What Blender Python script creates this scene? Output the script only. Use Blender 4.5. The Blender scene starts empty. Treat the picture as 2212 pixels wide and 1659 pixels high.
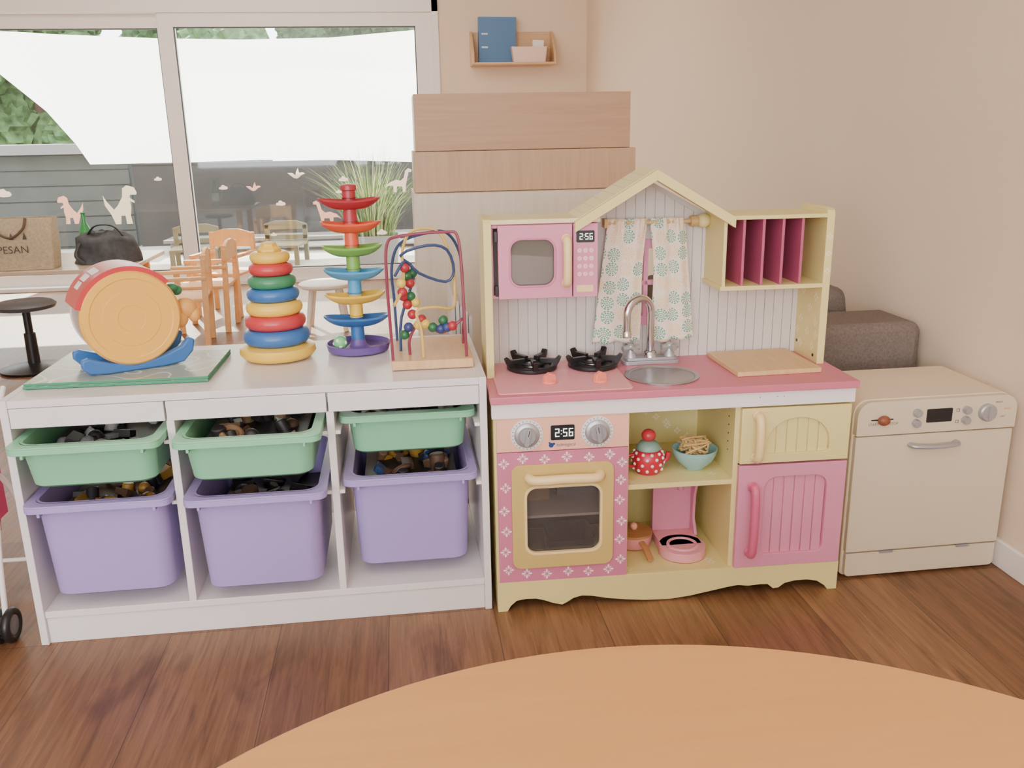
import bpy, bmesh, math, random
from mathutils import Vector, Matrix
random.seed(7)
PI=math.pi
scene=bpy.context.scene
# ---------------------------------------------------------------- materials
def s2l(c):
    c=c/255.0
    return c/12.92 if c<=0.04045 else ((c+0.055)/1.055)**2.4
def col(rgb): return (s2l(rgb[0]),s2l(rgb[1]),s2l(rgb[2]),1)
MATS={}
def mat(name,rgb,rough=0.5,metal=0.0,noise=0.0,nscale=20,emis=0,spec=0.5,bump=0.0,stretch=(1,1,1),trans=0,coat=0):
    if name in MATS: return MATS[name]
    m=bpy.data.materials.new(name); m.use_nodes=True; nt=m.node_tree; p=nt.nodes['Principled BSDF']
    p.inputs['Base Color'].default_value=col(rgb); p.inputs['Roughness'].default_value=rough
    p.inputs['Metallic'].default_value=metal; p.inputs['Specular IOR Level'].default_value=spec
    if coat: p.inputs['Coat Weight'].default_value=coat; p.inputs['Coat Roughness'].default_value=.15
    if emis: p.inputs['Emission Color'].default_value=col(rgb); p.inputs['Emission Strength'].default_value=emis
    if trans: p.inputs['Transmission Weight'].default_value=trans
    if noise or bump:
        tc=nt.nodes.new('ShaderNodeTexCoord'); mp=nt.nodes.new('ShaderNodeMapping'); mp.inputs['Scale'].default_value=stretch
        n=nt.nodes.new('ShaderNodeTexNoise'); n.inputs['Scale'].default_value=nscale; n.inputs['Detail'].default_value=5
        nt.links.new(tc.outputs['Object'],mp.inputs[0]); nt.links.new(mp.outputs[0],n.inputs['Vector'])
        if noise:
            r=nt.nodes.new('ShaderNodeValToRGB'); c=col(rgb)
            r.color_ramp.elements[0].position=.3; r.color_ramp.elements[1].position=.7
            r.color_ramp.elements[0].color=[x*(1-noise) for x in c[:3]]+[1]; r.color_ramp.elements[1].color=[min(1,x*(1+noise)) for x in c[:3]]+[1]
            nt.links.new(n.outputs[0],r.inputs[0]); nt.links.new(r.outputs[0],p.inputs['Base Color'])
        if bump:
            b=nt.nodes.new('ShaderNodeBump'); b.inputs['Strength'].default_value=bump; b.inputs['Distance'].default_value=.002
            nt.links.new(n.outputs[0],b.inputs['Height']); nt.links.new(b.outputs[0],p.inputs['Normal'])
    MATS[name]=m; return m
def glassmat(name,tint=(255,255,255),gl=.06,op=0.0,rgb=(255,255,255)):
    if name in MATS: return MATS[name]
    m=bpy.data.materials.new(name); m.use_nodes=True; nt=m.node_tree; nt.nodes.clear()
    o=nt.nodes.new('ShaderNodeOutputMaterial'); t=nt.nodes.new('ShaderNodeBsdfTransparent'); t.inputs[0].default_value=col(tint)
    g=nt.nodes.new('ShaderNodeBsdfGlossy'); g.inputs['Roughness'].default_value=.03
    mx=nt.nodes.new('ShaderNodeMixShader'); mx.inputs[0].default_value=gl
    nt.links.new(t.outputs[0],mx.inputs[1]); nt.links.new(g.outputs[0],mx.inputs[2])
    last=mx
    if op:
        d=nt.nodes.new('ShaderNodeBsdfDiffuse'); d.inputs[0].default_value=col(rgb)
        m2=nt.nodes.new('ShaderNodeMixShader'); m2.inputs[0].default_value=op
        nt.links.new(mx.outputs[0],m2.inputs[1]); nt.links.new(d.outputs[0],m2.inputs[2]); last=m2
    nt.links.new(last.outputs[0],o.inputs[0]); MATS[name]=m; return m
def thinmat(name,rgb,k=.5):
    if name in MATS: return MATS[name]
    m=bpy.data.materials.new(name); m.use_nodes=True; nt=m.node_tree; nt.nodes.clear(); N=nt.nodes.new
    o=N('ShaderNodeOutputMaterial'); d=N('ShaderNodeBsdfDiffuse'); t=N('ShaderNodeBsdfTranslucent'); mx=N('ShaderNodeMixShader'); mx.inputs[0].default_value=k
    d.inputs[0].default_value=col(rgb); t.inputs[0].default_value=col(rgb)
    nt.links.new(d.outputs[0],mx.inputs[1]); nt.links.new(t.outputs[0],mx.inputs[2]); nt.links.new(mx.outputs[0],o.inputs[0]); MATS[name]=m; return m
def woodmat(name,c1,c2,rough=.45,scale=(2,30,2),coat=0):
    if name in MATS: return MATS[name]
    m=bpy.data.materials.new(name); m.use_nodes=True; nt=m.node_tree; p=nt.nodes['Principled BSDF']
    tc=nt.nodes.new('ShaderNodeTexCoord'); mp=nt.nodes.new('ShaderNodeMapping'); mp.inputs['Scale'].default_value=scale
    n=nt.nodes.new('ShaderNodeTexNoise'); n.inputs['Scale'].default_value=2.5; n.inputs['Detail'].default_value=8; n.inputs['Roughness'].default_value=.65; n.inputs['Distortion'].default_value=.6
    r=nt.nodes.new('ShaderNodeValToRGB'); r.color_ramp.elements[0].position=.3; r.color_ramp.elements[1].position=.72
    r.color_ramp.elements[0].color=col(c1); r.color_ramp.elements[1].color=col(c2)
    nt.links.new(tc.outputs['Object'],mp.inputs[0]); nt.links.new(mp.outputs[0],n.inputs['Vector']); nt.links.new(n.outputs[0],r.inputs[0]); nt.links.new(r.outputs[0],p.inputs['Base Color'])
    p.inputs['Roughness'].default_value=rough
    if coat: p.inputs['Coat Weight'].default_value=coat
    MATS[name]=m; return m
# ---------------------------------------------------------------- mesh builder
def rrect(x0,x1,z0,z1,r,n=6):
    if not isinstance(r,(tuple,list)): r=(r,r,r,r)   # bl,br,tr,tl
    out=[]
    for (cx,cz,a0,rr) in ((x0,z0,PI,r[0]),(x1,z0,1.5*PI,r[1]),(x1,z1,0,r[2]),(x0,z1,.5*PI,r[3])):
        sx=1 if cx==x0 else -1; sz=1 if cz==z0 else -1
        rr=max(rr,1e-5)
        for i in range(n+1):
            a=a0+i/n*PI/2
            out.append((cx+sx*rr+rr*math.cos(a),cz+sz*rr+rr*math.sin(a)))
    return out
def circ(cx,cy,r,n=32,ry=None,a0=0): 
    ry=r if ry is None else ry
    return [(cx+r*math.cos(a0+2*PI*i/n),cy+ry*math.sin(a0+2*PI*i/n)) for i in range(n)]
def rectproj(inner,x0,x1,y0,y1):
    cx=sum(p[0] for p in inner)/len(inner); cy=sum(p[1] for p in inner)/len(inner); out=[]
    for (x,y) in inner:
        dx,dy=x-cx,y-cy; t=1e9
        if dx>1e-9: t=min(t,(x1-cx)/dx)
        if dx<-1e-9: t=min(t,(x0-cx)/dx)
        if dy>1e-9: t=min(t,(y1-cy)/dy)
        if dy<-1e-9: t=min(t,(y0-cy)/dy)
        out.append([cx+dx*t,cy+dy*t])
    for c in ((x0,y0),(x1,y0),(x1,y1),(x0,y1)):
        i=min(range(len(out)),key=lambda k:(out[k][0]-c[0])**2+(out[k][1]-c[1])**2); out[i]=list(c)
    return [tuple(p) for p in out]
def crom(pts,n=6,closed=False):
    P=[Vector(p) for p in pts]; out=[]; L=len(P)
    rng=range(L) if closed else range(L-1)
    for i in rng:
        if closed: a,b,c,d=P[i-1],P[i],P[(i+1)%L],P[(i+2)%L]
        else:
            b,c=P[i],P[i+1]; a=P[i-1] if i>0 else b*2-c; d=P[i+2] if i+2<L else c*2-b
        for k in range(n):
            t=k/n; out.append(.5*((2*b)+(c-a)*t+(2*a-5*b+4*c-d)*t*t+(3*b-a-3*c+d)*t**3))
    if not closed: out.append(P[-1])
    return out
class B:
    def __init__(s): s.bm=bmesh.new(); s.M=Matrix.Identity(4)
    def v(s,co): return s.bm.verts.new(s.M@Vector(co))
    def f(s,vs,mi=0):
        try: f=s.bm.faces.new(vs); f.material_index=mi; return f
        except ValueError: return None
    def box(s,x0,x1,y0,y1,z0,z1,mi=0):
        v=[s.v((x,y,z)) for x in (x0,x1) for y in (y0,y1) for z in (z0,z1)]
        for q in ((0,1,3,2),(4,6,7,5),(0,4,5,1),(2,3,7,6),(0,2,6,4),(1,5,7,3)): s.f([v[i] for i in q],mi)
    @staticmethod
    def mp(p,a,axis): return (p[0],a,p[1]) if axis=='y' else ((a,p[0],p[1]) if axis=='x' else (p[0],p[1],a))
    def prism(s,loop,a0,a1,axis='y',mi=0):
        A=[s.v(s.mp(p,a0,axis)) for p in loop]; C=[s.v(s.mp(p,a1,axis)) for p in loop]; n=len(loop)
        s.f(A,mi); s.f(C[::-1],mi)
        for i in range(n): s.f([A[i],A[(i+1)%n],C[(i+1)%n],C[i]],mi)
    def ring(s,O,I,a0,a1,axis='y',mi=0):
        n=len(O); r=[[s.v(s.mp(p,a,axis)) for p in L] for L in (O,I) for a in (a0,a1)]
        for i in range(n):
            j=(i+1)%n
            s.f([r[0][i],r[0][j],r[2][j],r[2][i]],mi); s.f([r[1][i],r[1][j],r[3][j],r[3][i]],mi)
            s.f([r[0][i],r[0][j],r[1][j],r[1][i]],mi); s.f([r[2][i],r[2][j],r[3][j],r[3][i]],mi)
    def loft(s,loops,cap0=True,cap1=True,mi=0,closed=False):
        R=[[s.v(p) for p in L] for L in loops]; n=len(R[0])
        seq=list(range(len(R)-1))
        for k in seq:
            for i in range(n): s.f([R[k][i],R[k][(i+1)%n],R[k+1][(i+1)%n],R[k+1][i]],mi)
        if closed:
            for i in range(n): s.f([R[-1][i],R[-1][(i+1)%n],R[0][(i+1)%n],R[0][i]],mi)
        else:
            if cap0: s.f(R[0],mi)
            if cap1: s.f(R[-1][::-1],mi)
    def lathe(s,prof,c=(0,0,0),seg=32,mi=0,axis='z',closed=False,sy=1):
        loops=[]
        for (r,h) in prof:
            r=max(r,1e-5); L=[]
            for i in range(seg):
                a=2*PI*i/seg; x,y=r*math.cos(a),r*math.sin(a)*sy
                if axis=='z': L.append((c[0]+x,c[1]+y,c[2]+h))
                elif axis=='y': L.append((c[0]+x,c[1]+h,c[2]+y))
                else: L.append((c[0]+h,c[1]+x,c[2]+y))
            loops.append(L)
        s.loft(loops,mi=mi,closed=closed)
    def torus(s,c,R,r,seg=36,n=12,mi=0,axis='z',rz=None):
        rz=r if rz is None else rz
        s.lathe([(R+r*math.cos(2*PI*i/n),rz*math.sin(2*PI*i/n)) for i in range(n)],c,seg,mi,axis,closed=True)
    def ball(s,c,r,mi=0,seg=20,n=10):
        if not isinstance(r,(tuple,list)): r=(r,r,r)
        loops=[]
        for k in range(n+1):
            a=-PI/2+PI*k/n; rr=max(math.cos(a),1e-4)
            loops.append([(c[0]+r[0]*rr*math.cos(2*PI*i/seg),c[1]+r[1]*rr*math.sin(2*PI*i/seg),c[2]+r[2]*math.sin(a)) for i in range(seg)])
        s.loft(loops,mi=mi)
    def tube(s,pts,r,seg=10,mi=0,closed=False,sm=0,flat=None):
        P=crom(pts,sm,closed) if sm else [Vector(p) for p in pts]
        n=len(P); loops=[]; prev=None
        for i in range(n):
            if closed: t=(P[(i+1)%n]-P[i-1])
            else: t=(P[min(i+1,n-1)]-P[max(i-1,0)])
            t.normalize()
            if prev is None:
                up=Vector((0,0,1)) if abs(t.z)<.9 else Vector((0,1,0)); a=t.cross(up).normalized()
            else: a=(prev-t*prev.dot(t)).normalized()
            prev=a; b=t.cross(a); rr=r[i*len(r)//n] if isinstance(r,list) else r
            fl=flat if flat else 1
            loops.append([tuple(P[i]+a*rr*math.cos(2*PI*k/seg)+b*rr*fl*math.sin(2*PI*k/seg)) for k in range(seg)])
        s.loft(loops,mi=mi,closed=closed)
    def cyl(s,p0,p1,r,r1=None,seg=16,mi=0):
        p0,p1=Vector(p0),Vector(p1); t=(p1-p0).normalized(); up=Vector((0,0,1)) if abs(t.z)<.9 else Vector((0,1,0))
        a=t.cross(up).normalized(); b=t.cross(a); r1=r if r1 is None else r1
        s.loft([[tuple(p+a*q*math.cos(2*PI*k/seg)+b*q*math.sin(2*PI*k/seg)) for k in range(seg)] for p,q in ((p0,r),(p1,r1))],mi=mi)
    def poly(s,pts,mi=0): s.f([s.v(p) for p in pts],mi)
    def text(s,t,size,o,u=(1,0,0),w=(0,0,1),mi=0,align='CENTER'):
        cu=bpy.data.curves.new('t','FONT'); cu.body=t; cu.size=size; cu.align_x=align; cu.align_y='CENTER'
        ob=bpy.data.objects.new('t',cu); scene.collection.objects.link(ob); bpy.context.view_layer.update()
        me=bpy.data.meshes.new_from_object(ob.evaluated_get(bpy.context.evaluated_depsgraph_get()))
        o,u,w=Vector(o),Vector(u),Vector(w)
        vs=[s.v(o+u*q.co.x+w*q.co.y) for q in me.vertices]
        for p in me.polygons: s.f([vs[i] for i in p.vertices],mi)
        bpy.data.objects.remove(ob); bpy.data.meshes.remove(me); bpy.data.curves.remove(cu)
    def flower(s,o,u,w,r,mi,n=8):
        o,u,w=Vector(o),Vector(u),Vector(w)
        for k in range(n):
            a=2*PI*k/n; L=r if k%2==0 else r*.8; d=u*math.cos(a)+w*math.sin(a); q=u*-math.sin(a)+w*math.cos(a); wd=r*(.20 if k%2==0 else .09)
            s.poly([o+d*r*.2,o+d*L*.55+q*wd,o+d*L*.85+q*wd*.8,o+d*L,o+d*L*.85-q*wd*.8,o+d*L*.55-q*wd],mi)
    def seg7(s,t,x,z,y,h,mi):
        SEG={'2':'abged','5':'afgcd','6':'afgedc'}; w=h*.5; th=h*.12
        cx=x
        for ch in t:
            if ch==':':
                for zz in (z+h*.28,z+h*.68): s.poly([(cx,y,zz),(cx+th,y,zz),(cx+th,y,zz+th),(cx,y,zz+th)],mi)
                cx+=h*.25; continue
            R={'a':(0,h-th,w,h),'d':(0,0,w,th),'g':(0,h/2-th/2,w,h/2+th/2),'f':(0,h/2,th,h),'e':(0,0,th,h/2),'b':(w-th,h/2,w,h),'c':(w-th,0,w,h/2)}
            for c in SEG[ch]:
                a=R[c]; s.poly([(cx+a[0],y,z+a[1]),(cx+a[2],y,z+a[1]),(cx+a[2],y,z+a[3]),(cx+a[0],y,z+a[3])],mi)
            cx+=w+h*.18
    def done(s,name,mats,parent=None,bevel=0,loc=(0,0,0),rot=(0,0,0),label=None,category=None,kind=None,group=None,smooth=35,norm=True,solid=0):
        if norm: bmesh.ops.recalc_face_normals(s.bm,faces=s.bm.faces[:])
        me=bpy.data.meshes.new(name); s.bm.to_mesh(me); s.bm.free()
        if not isinstance(mats,(list,tuple)): mats=[mats]
        for m in mats: me.materials.append(m)
        if smooth:
            for p in me.polygons: p.use_smooth=True
            me.set_sharp_from_angle(angle=math.radians(smooth))
        ob=bpy.data.objects.new(name,me); scene.collection.objects.link(ob)
        ob.location=loc; ob.rotation_euler=rot
        if parent: ob.parent=parent
        if solid:
            q=ob.modifiers.new('Solid','SOLIDIFY'); q.thickness=solid
        if bevel:
            q=ob.modifiers.new('Bevel','BEVEL'); q.width=bevel; q.segments=2; q.limit_method='ANGLE'; q.angle_limit=math.radians(50)
        tag(ob,label,category,kind,group); return ob
def tag(ob,label=None,category=None,kind=None,group=None):
    if label: ob['label']=label
    if category: ob['category']=category
    if kind: ob['kind']=kind
    if group: ob['group']=group
def thing(name,label,category,loc=(0,0,0),rz=0,group=None,rot=None):
    e=bpy.data.objects.new(name,None); e.empty_display_size=.05; scene.collection.objects.link(e); e.location=loc
    e.rotation_euler=rot if rot else (0,0,rz)
    tag(e,label,category,None,group); return e
def copy_thing(root,loc,rz,label=None,sc=None):
    n=root.copy(); scene.collection.objects.link(n); n.location=loc; n.rotation_euler=(0,0,rz)
    if sc: n.scale=(sc,sc,sc)
    if label: n['label']=label
    ALL=list(scene.objects)
    def rec(o,p):
        for ch in [c for c in ALL if c.parent==o]:
            k=ch.copy(); scene.collection.objects.link(k); k.parent=p; rec(ch,k)
    rec(root,n); return n
# ---------------------------------------------------------------- shared materials
M_white=mat('white_laminate',(230,223,222),.26,noise=.02,nscale=8)
M_whitef=mat('white_frame_paint',(242,236,230),.4)
M_yel=mat('pale_yellow_paint',(226,211,142),.45)
M_pink=mat('rose_pink_paint',(204,112,132),.4)
M_pink2=mat('pink_door_paint',(216,138,164),.45)
M_pinklt=mat('light_pink_plate',(230,156,164),.4)
M_coral=mat('coral_paint',(240,180,152),.5)
M_cream=mat('cream_plastic',(242,212,150),.35)
M_tan=mat('tan_yellow_paint',(204,176,104),.45)
M_petal=mat('petal_print',(248,232,236),.6)
M_petaly=mat('petal_print_yellow',(244,238,205),.6)
M_magenta=mat('magenta_paint',(178,84,116),.45)
M_bead=mat('beadboard_white',(212,203,196),.5)
M_black=mat('black_plastic',(28,28,30),.35)
M_dark=mat('dark_void',(40,34,34),.7)
M_chrome=mat('chrome',(205,205,210),.12,metal=1)
M_steel=mat('brushed_steel',(176,176,182),.32,metal=1)
M_silver=mat('silver_plastic',(178,178,182),.35,metal=.6)
M_ledw=mat('digit_white',(235,250,240),.5,emis=1.2)
M_navy=mat('navy_print',(30,60,120),.5)
M_red=mat('red_plastic',(196,60,66),.3)
M_yelp=mat('yellow_plastic',(240,196,74),.3)
M_blue=mat('blue_plastic',(56,108,172),.3)
M_green=mat('green_plastic',(64,136,94),.3)
M_beech=woodmat('beech',(214,170,120),(232,194,146),scale=(3,30,3))
M_beechx=woodmat('beech_long',(206,164,120),(222,184,140),scale=(2,2,25))
M_orangewood=woodmat('orange_beech',(224,164,100),(240,186,122),scale=(6,6,6))
# ---------------------------------------------------------------- ROOM
def plankfloor():
    m=bpy.data.materials.new('wood_plank_floor'); m.use_nodes=True; nt=m.node_tree; p=nt.nodes['Principled BSDF']; N=nt.nodes.new; L=nt.links.new
    tc=N('ShaderNodeTexCoord'); mp=N('ShaderNodeMapping'); mp.inputs['Rotation'].default_value=(0,0,PI/2)
    br=N('ShaderNodeTexBrick'); br.inputs['Scale'].default_value=1; br.inputs['Brick Width'].default_value=1.5; br.inputs['Row Height'].default_value=.24
    br.inputs['Mortar Size'].default_value=.0008; br.inputs['Color1'].default_value=col((146,108,76)); br.inputs['Color2'].default_value=col((124,88,60)); br.inputs['Mortar'].default_value=col((66,46,34)); br.offset=.37
    L(tc.outputs['Object'],mp.inputs[0]); L(mp.outputs[0],br.inputs['Vector'])
    m2=N('ShaderNodeMapping'); m2.inputs['Scale'].default_value=(30,1.4,1); L(tc.outputs['Object'],m2.inputs[0])
    n=N('ShaderNodeTexNoise'); n.inputs['Scale'].default_value=2; n.inputs['Detail'].default_value=10; n.inputs['Roughness'].default_value=.72; n.inputs['Distortion'].default_value=1.2
    L(m2.outputs[0],n.inputs['Vector'])
    r=N('ShaderNodeValToRGB'); r.color_ramp.elements[0].position=.32; r.color_ramp.elements[1].position=.68; r.color_ramp.elements[0].color=(.50,.45,.41,1); r.color_ramp.elements[1].color=(1.2,1.17,1.14,1)
    L(n.outputs[0],r.inputs[0])
    mx=N('ShaderNodeMix'); mx.data_type='RGBA'; mx.blend_type='MULTIPLY'; mx.inputs[0].default_value=1
    L(br.outputs['Color'],mx.inputs[6]); L(r.outputs[0],mx.inputs[7])
    m3=N('ShaderNodeMapping'); m3.inputs['Scale'].default_value=(7,1.5,1); L(tc.outputs['Object'],m3.inputs[0])
    n2=N('ShaderNodeTexNoise'); n2.inputs['Scale'].default_value=1.5; n2.inputs['Detail'].default_value=6; n2.inputs['Distortion'].default_value=.8; L(m3.outputs[0],n2.inputs['Vector'])
    r2=N('ShaderNodeValToRGB'); r2.color_ramp.elements[0].position=.30; r2.color_ramp.elements[1].position=.46; r2.color_ramp.elements[0].color=(.48,.42,.38,1)
    L(n2.outputs[0],r2.inputs[0])
    mx2=N('ShaderNodeMix'); mx2.data_type='RGBA'; mx2.blend_type='MULTIPLY'; mx2.inputs[0].default_value=.8
    L(mx.outputs[2],mx2.inputs[6]); L(r2.outputs[0],mx2.inputs[7]); L(mx2.outputs[2],p.inputs['Base Color'])
    p.inputs['Roughness'].default_value=.36
    bp=N('ShaderNodeBump'); bp.inputs['Strength'].default_value=.22; bp.inputs['Distance'].default_value=.002; L(n.outputs[0],bp.inputs['Height']); L(bp.outputs[0],p.inputs['Normal'])
    return m
M_wall=mat('warm_wall_paint',(234,212,186),.9,bump=.15,nscale=250)
M_ceil=mat('ceiling_paint',(240,238,235),.9)
XR=1.270; YF=5.0; XL=-4.6; YB=-4.2; ZC=2.5
b=B(); b.box(XL,XR,YB,YF,-.1,0); b.done('floor',plankfloor(),kind='structure',smooth=0)
b=B(); b.box(XL,XR,YB,YF+.2,ZC,ZC+.1); b.done('ceiling',M_ceil,kind='structure',smooth=0)
b=B(); b.box(XR,XR+.12,YB,YF+.2,-.1,ZC); b.done('wall_right',M_wall,kind='structure',smooth=0)
b=B(); b.box(XL-.12,XL,YB,YF+.2,-.1,ZC); b.done('wall_left',M_wall,kind='structure',smooth=0)
b=B(); b.box(XL,-3.6,YB-.12,YB,-.1,ZC); b.box(.8,XR,YB-.12,YB,-.1,ZC); b.box(-3.6,.8,YB-.12,YB,-.1,.5); b.box(-3.6,.8,YB-.12,YB,2.2,ZC); b.done('wall_back',M_wall,kind='structure',smooth=0)
DX0,DX1=-3.75,.185
b=B(); b.box(XL,DX0,YF,YF+.2,-.1,ZC); b.box(DX1,XR,YF,YF+.2,-.1,ZC); b.box(DX0,DX1,YF,YF+.2,1.985,ZC); b.done('wall_far',M_wall,kind='structure',smooth=0)
b=B(); b.box(XR-.012,XR,YB,YF,0,.07); b.done('baseboard_right',M_whitef,kind='structure',bevel=.003)
b=B(); b.box(DX1,XR-.012,YF-.012,YF,0,.07); b.done('baseboard_far',M_whitef,kind='structure',bevel=.003)
M_glass=glassmat('window_glass',(238,242,242),.05)
b=B(); y0,y1=YF-.02,YF+.14
b.box(DX0,DX1,y0,y1,1.90,1.985); b.box(DX0,DX1,y0,y1,-.0,.03); b.box(DX0,DX0+.05,y0,y1,0,1.985); b.box(DX1-.05,DX1,y0,y1,0,1.985)
b.done('door_1',M_whitef,kind='structure',bevel=.004)
def leaf(n,x0,x1,y,zt):
    b=B(); inner=rrect(x0+.1,x1-.115,.11,zt-.09,.001,2); b.ring(rectproj(inner,x0,x1,.03,zt),inner,y,y+.05)
    b.ring(rectproj(rrect(x0+.108,x1-.123,.118,zt-.098,.001,2),x0+.1,x1-.115,.11,zt-.09),rrect(x0+.108,x1-.123,.118,zt-.098,.001,2),y+.012,y+.03,mi=2)
    b.box(x0+.1,x1-.115,y+.022,y+.026,.11,zt-.09,mi=1)
    b.done(n,[M_whitef,M_glass,mat('gasket',(80,80,82),.6)],kind='structure',bevel=.003)
leaf('window_1',-1.755,DX1-.05,YF,1.90)
leaf('window_2',DX0+.05,-1.66,YF+.07,1.90)
b=B(); inner=rrect(-3.52,.72,.58,2.12,.001,2); b.ring(rectproj(inner,-3.6,.8,.5,2.2),inner,YB-.1,YB-.04); b.done('window_3',M_whitef,kind='structure')
b=B(); b.box(.32,.40,YF-.03,YF-.001,1.985,2.06); b.done('wall_box',M_whitef,bevel=.004,label='small white plastic box high on the wall',category='wall fixture')
# ---------------------------------------------------------------- STORAGE UNIT
U=thing('toy_storage_unit','white laminate three-bay storage frame holding pull-out bins','storage unit',(-.003,0,0))
b=B()
b.box(-.99,-.974,0,.44,0,.557); b.box(-.016,0,0,.44,0,.557)
for x in (-.670,-.343): b.box(x,x+.016,.004,.436,.078,.497)
b.box(-.974,-.016,.004,.436,.062,.078)
b.box(-.974,-.016,.008,.02,0,.062); b.box(-.974,-.016,.42,.436,0,.062)
b.done('frame',M_white,U,bevel=.0012)
b=B(); b.box(-.974,-.016,0.002,.438,.540,.556); b.done('top_board',M_white,U,bevel=.001)
for x0,x1 in ((-.974,-.670),(-.668,-.340),(-.338,-.016)):
    b=B(); b.box(x0+.001,x1-.001,.001,.016,.497,.539); b.done('front_rail',M_white,U,bevel=.0012)
for x0,x1 in ((-.974,-.670),(-.654,-.343),(-.327,-.016)):
    for xx,d in ((x0,1),(x1,-1)):
        for z in (.452,.315):
            b=B(); b.box(min(xx,xx+d*.011),max(xx,xx+d*.011),.01,.42,z-.008,z); b.done('bin_runner',M_whitef,U)
M_mint=mat('mint_plastic',(132,198,156),.35); M_lav=mat('lavender_plastic',(168,150,208),.38)
def make_bin(nm,lab,M,xc,y0,zr,h,wb=.235,tw=.262,L=.40,rim=.296):
    T=thing(nm,lab,'storage bin',(xc-.003,y0,zr-h),group='pull-out toy bins')
    b=B()
    def lp(w,ya,yb,z,r): return [(p[0],p[1],z) for p in rrect(-w/2,w/2,ya,yb,r,6)]
    t=.0025; ys=.018
    b.loft([lp(wb,ys+.022,L-ys-.02,0,.03),lp(wb+.012,ys+.014,L-ys-.014,.006,.034),lp(tw,ys,L-ys,h-.012,.034),lp(tw+.004,ys-.004,L-ys+.004,h-.010,.034),
            lp(tw+.004,ys-.004,L-ys+.004,h,.034),lp(tw-.006,ys+.003,L-ys-.003,h,.032),lp(tw-2*t-.006,ys+.006,L-ys-.006,h-.012,.031),lp(wb+.006,ys+.02,L-ys-.02,.006,.03)],cap0=True,cap1=True)
    b.done('body',M,T,smooth=40)
    b=B(); I=rrect(-tw/2-.001,tw/2+.001,ys-.001,L-ys+.001,.034,6)
    O=rrect(-rim/2,rim/2,-.004,L+.004,.022,6)
    b.ring(O,I,h-.004,h,'z'); 
    b.ring(rrect(-rim/2,rim/2,-.004,L+.004,.022,6),rrect(-rim/2+.004,rim/2-.004,0,L,.019,6),h-.016,h-.004,'z')
    b.box(-rim/2+.03,-rim/2+.036,-.003,.02,h-.024,h-.004); b.box(rim/2-.036,rim/2-.03,-.003,.02,h-.024,h-.004)
    b.done('rim',M,T,smooth=40,bevel=.001)
    return T
RZ=.476; RZ2=.337
gb=[(-.8205,-.062),(-.4985,-.08),(-.1715,.03)]
pb=[(-.8220,-.03),(-.4985,-.05),(-.1715,.008)]
for x,y in gb: make_bin('shallow_bin','shallow mint green plastic bin on runners',M_mint,x,y,RZ,.10)
for x,y in pb: make_bin('deep_bin','deep lavender plastic bin half filled with toys',M_lav,x,y,RZ2,.225)
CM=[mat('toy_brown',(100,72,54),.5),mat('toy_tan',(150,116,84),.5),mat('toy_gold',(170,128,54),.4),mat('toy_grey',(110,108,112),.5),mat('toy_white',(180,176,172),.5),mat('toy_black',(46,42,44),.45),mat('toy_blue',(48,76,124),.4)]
def pile(x,y,z,w,l,n,cols,lab,s=1.0,seed=1):
    rnd=random.Random(seed); b=B()
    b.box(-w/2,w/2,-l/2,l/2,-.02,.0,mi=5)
    for i in range(n):
        px,py=rnd.uniform(-w/2+.024,w/2-.024),rnd.uniform(-l/2+.024,l/2-.024); k=rnd.choice(cols)
        b.M=Matrix.Translation((px,py,rnd.uniform(.0,.014)))@Matrix.Rotation(rnd.uniform(0,6),4,'Z')@Matrix.Rotation(rnd.uniform(-.8,.8),4,'X')
        q=rnd.random(); a=rnd.uniform(.013,.026)*s
        if q<.35: b.box(-a,a,-a*.6,a*.6,-a*.4,a*.4,mi=k)
        elif q<.6: b.lathe([(a*.6,-a),(a*.7,-a*.9),(a*.7,a*.9),(a*.6,a)],mi=k,seg=16)
        elif q<.8: b.torus((0,0,0),a*.9,a*.3,20,8,mi=k)
        else: b.ball((0,0,0),a*.8,mi=k)
    b.M=Matrix.Identity(4)
    b.done('toy_assortment',CM,loc=(x-.003,y,z),bevel=.001,kind='stuff',label=lab,category='toys')
for i,(x,y) in enumerate(gb): pile(x,y+.2,RZ-.037,.215,.31,26,[[3,4,5,3,5,5],[0,1,4,5,1,5,5],[3,4,0,5,5,5]][i],'assorted small wooden and plastic toys filling a shallow bin',.95,i+3)
for i,(x,y) in enumerate(pb): pile(x,y+.2,RZ2-(.048,.09,.044)[i],.215,.31,30,[[2,2,0,5,5],[5,5,5,0],[0,1,2,6,0,5]][i],'jumble of small toys lying in a deep bin',1.05,i+13)
# ---------------------------------------------------------------- TOYS ON TOP
ZT=.5575
def boardmat():
    m=mat('game_board_print',(186,190,176),.20)
    nt=m.node_tree; p=nt.nodes['Principled BSDF']; tc=nt.nodes.new('ShaderNodeTexCoord'); v=nt.nodes.new('ShaderNodeTexNoise'); v.inputs['Scale'].default_value=9; v.inputs['Detail'].default_value=0
    w=nt.nodes.new('ShaderNodeMath'); w.operation='PINGPONG'; w.inputs[1].default_value=.09
    r=nt.nodes.new('ShaderNodeValToRGB'); r.color_ramp.elements[0].color=col((222,224,208)); r.color_ramp.elements[1].color=col((164,172,150)); r.color_ramp.elements[1].position=.012; r.color_ramp.elements[0].position=.004
    nt.links.new(tc.outputs['Object'],v.inputs['Vector']); nt.links.new(v.outputs[0],w.inputs[0]); nt.links.new(w.outputs[0],r.inputs[0]); nt.links.new(r.outputs[0],p.inputs['Base Color']); return m
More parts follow.
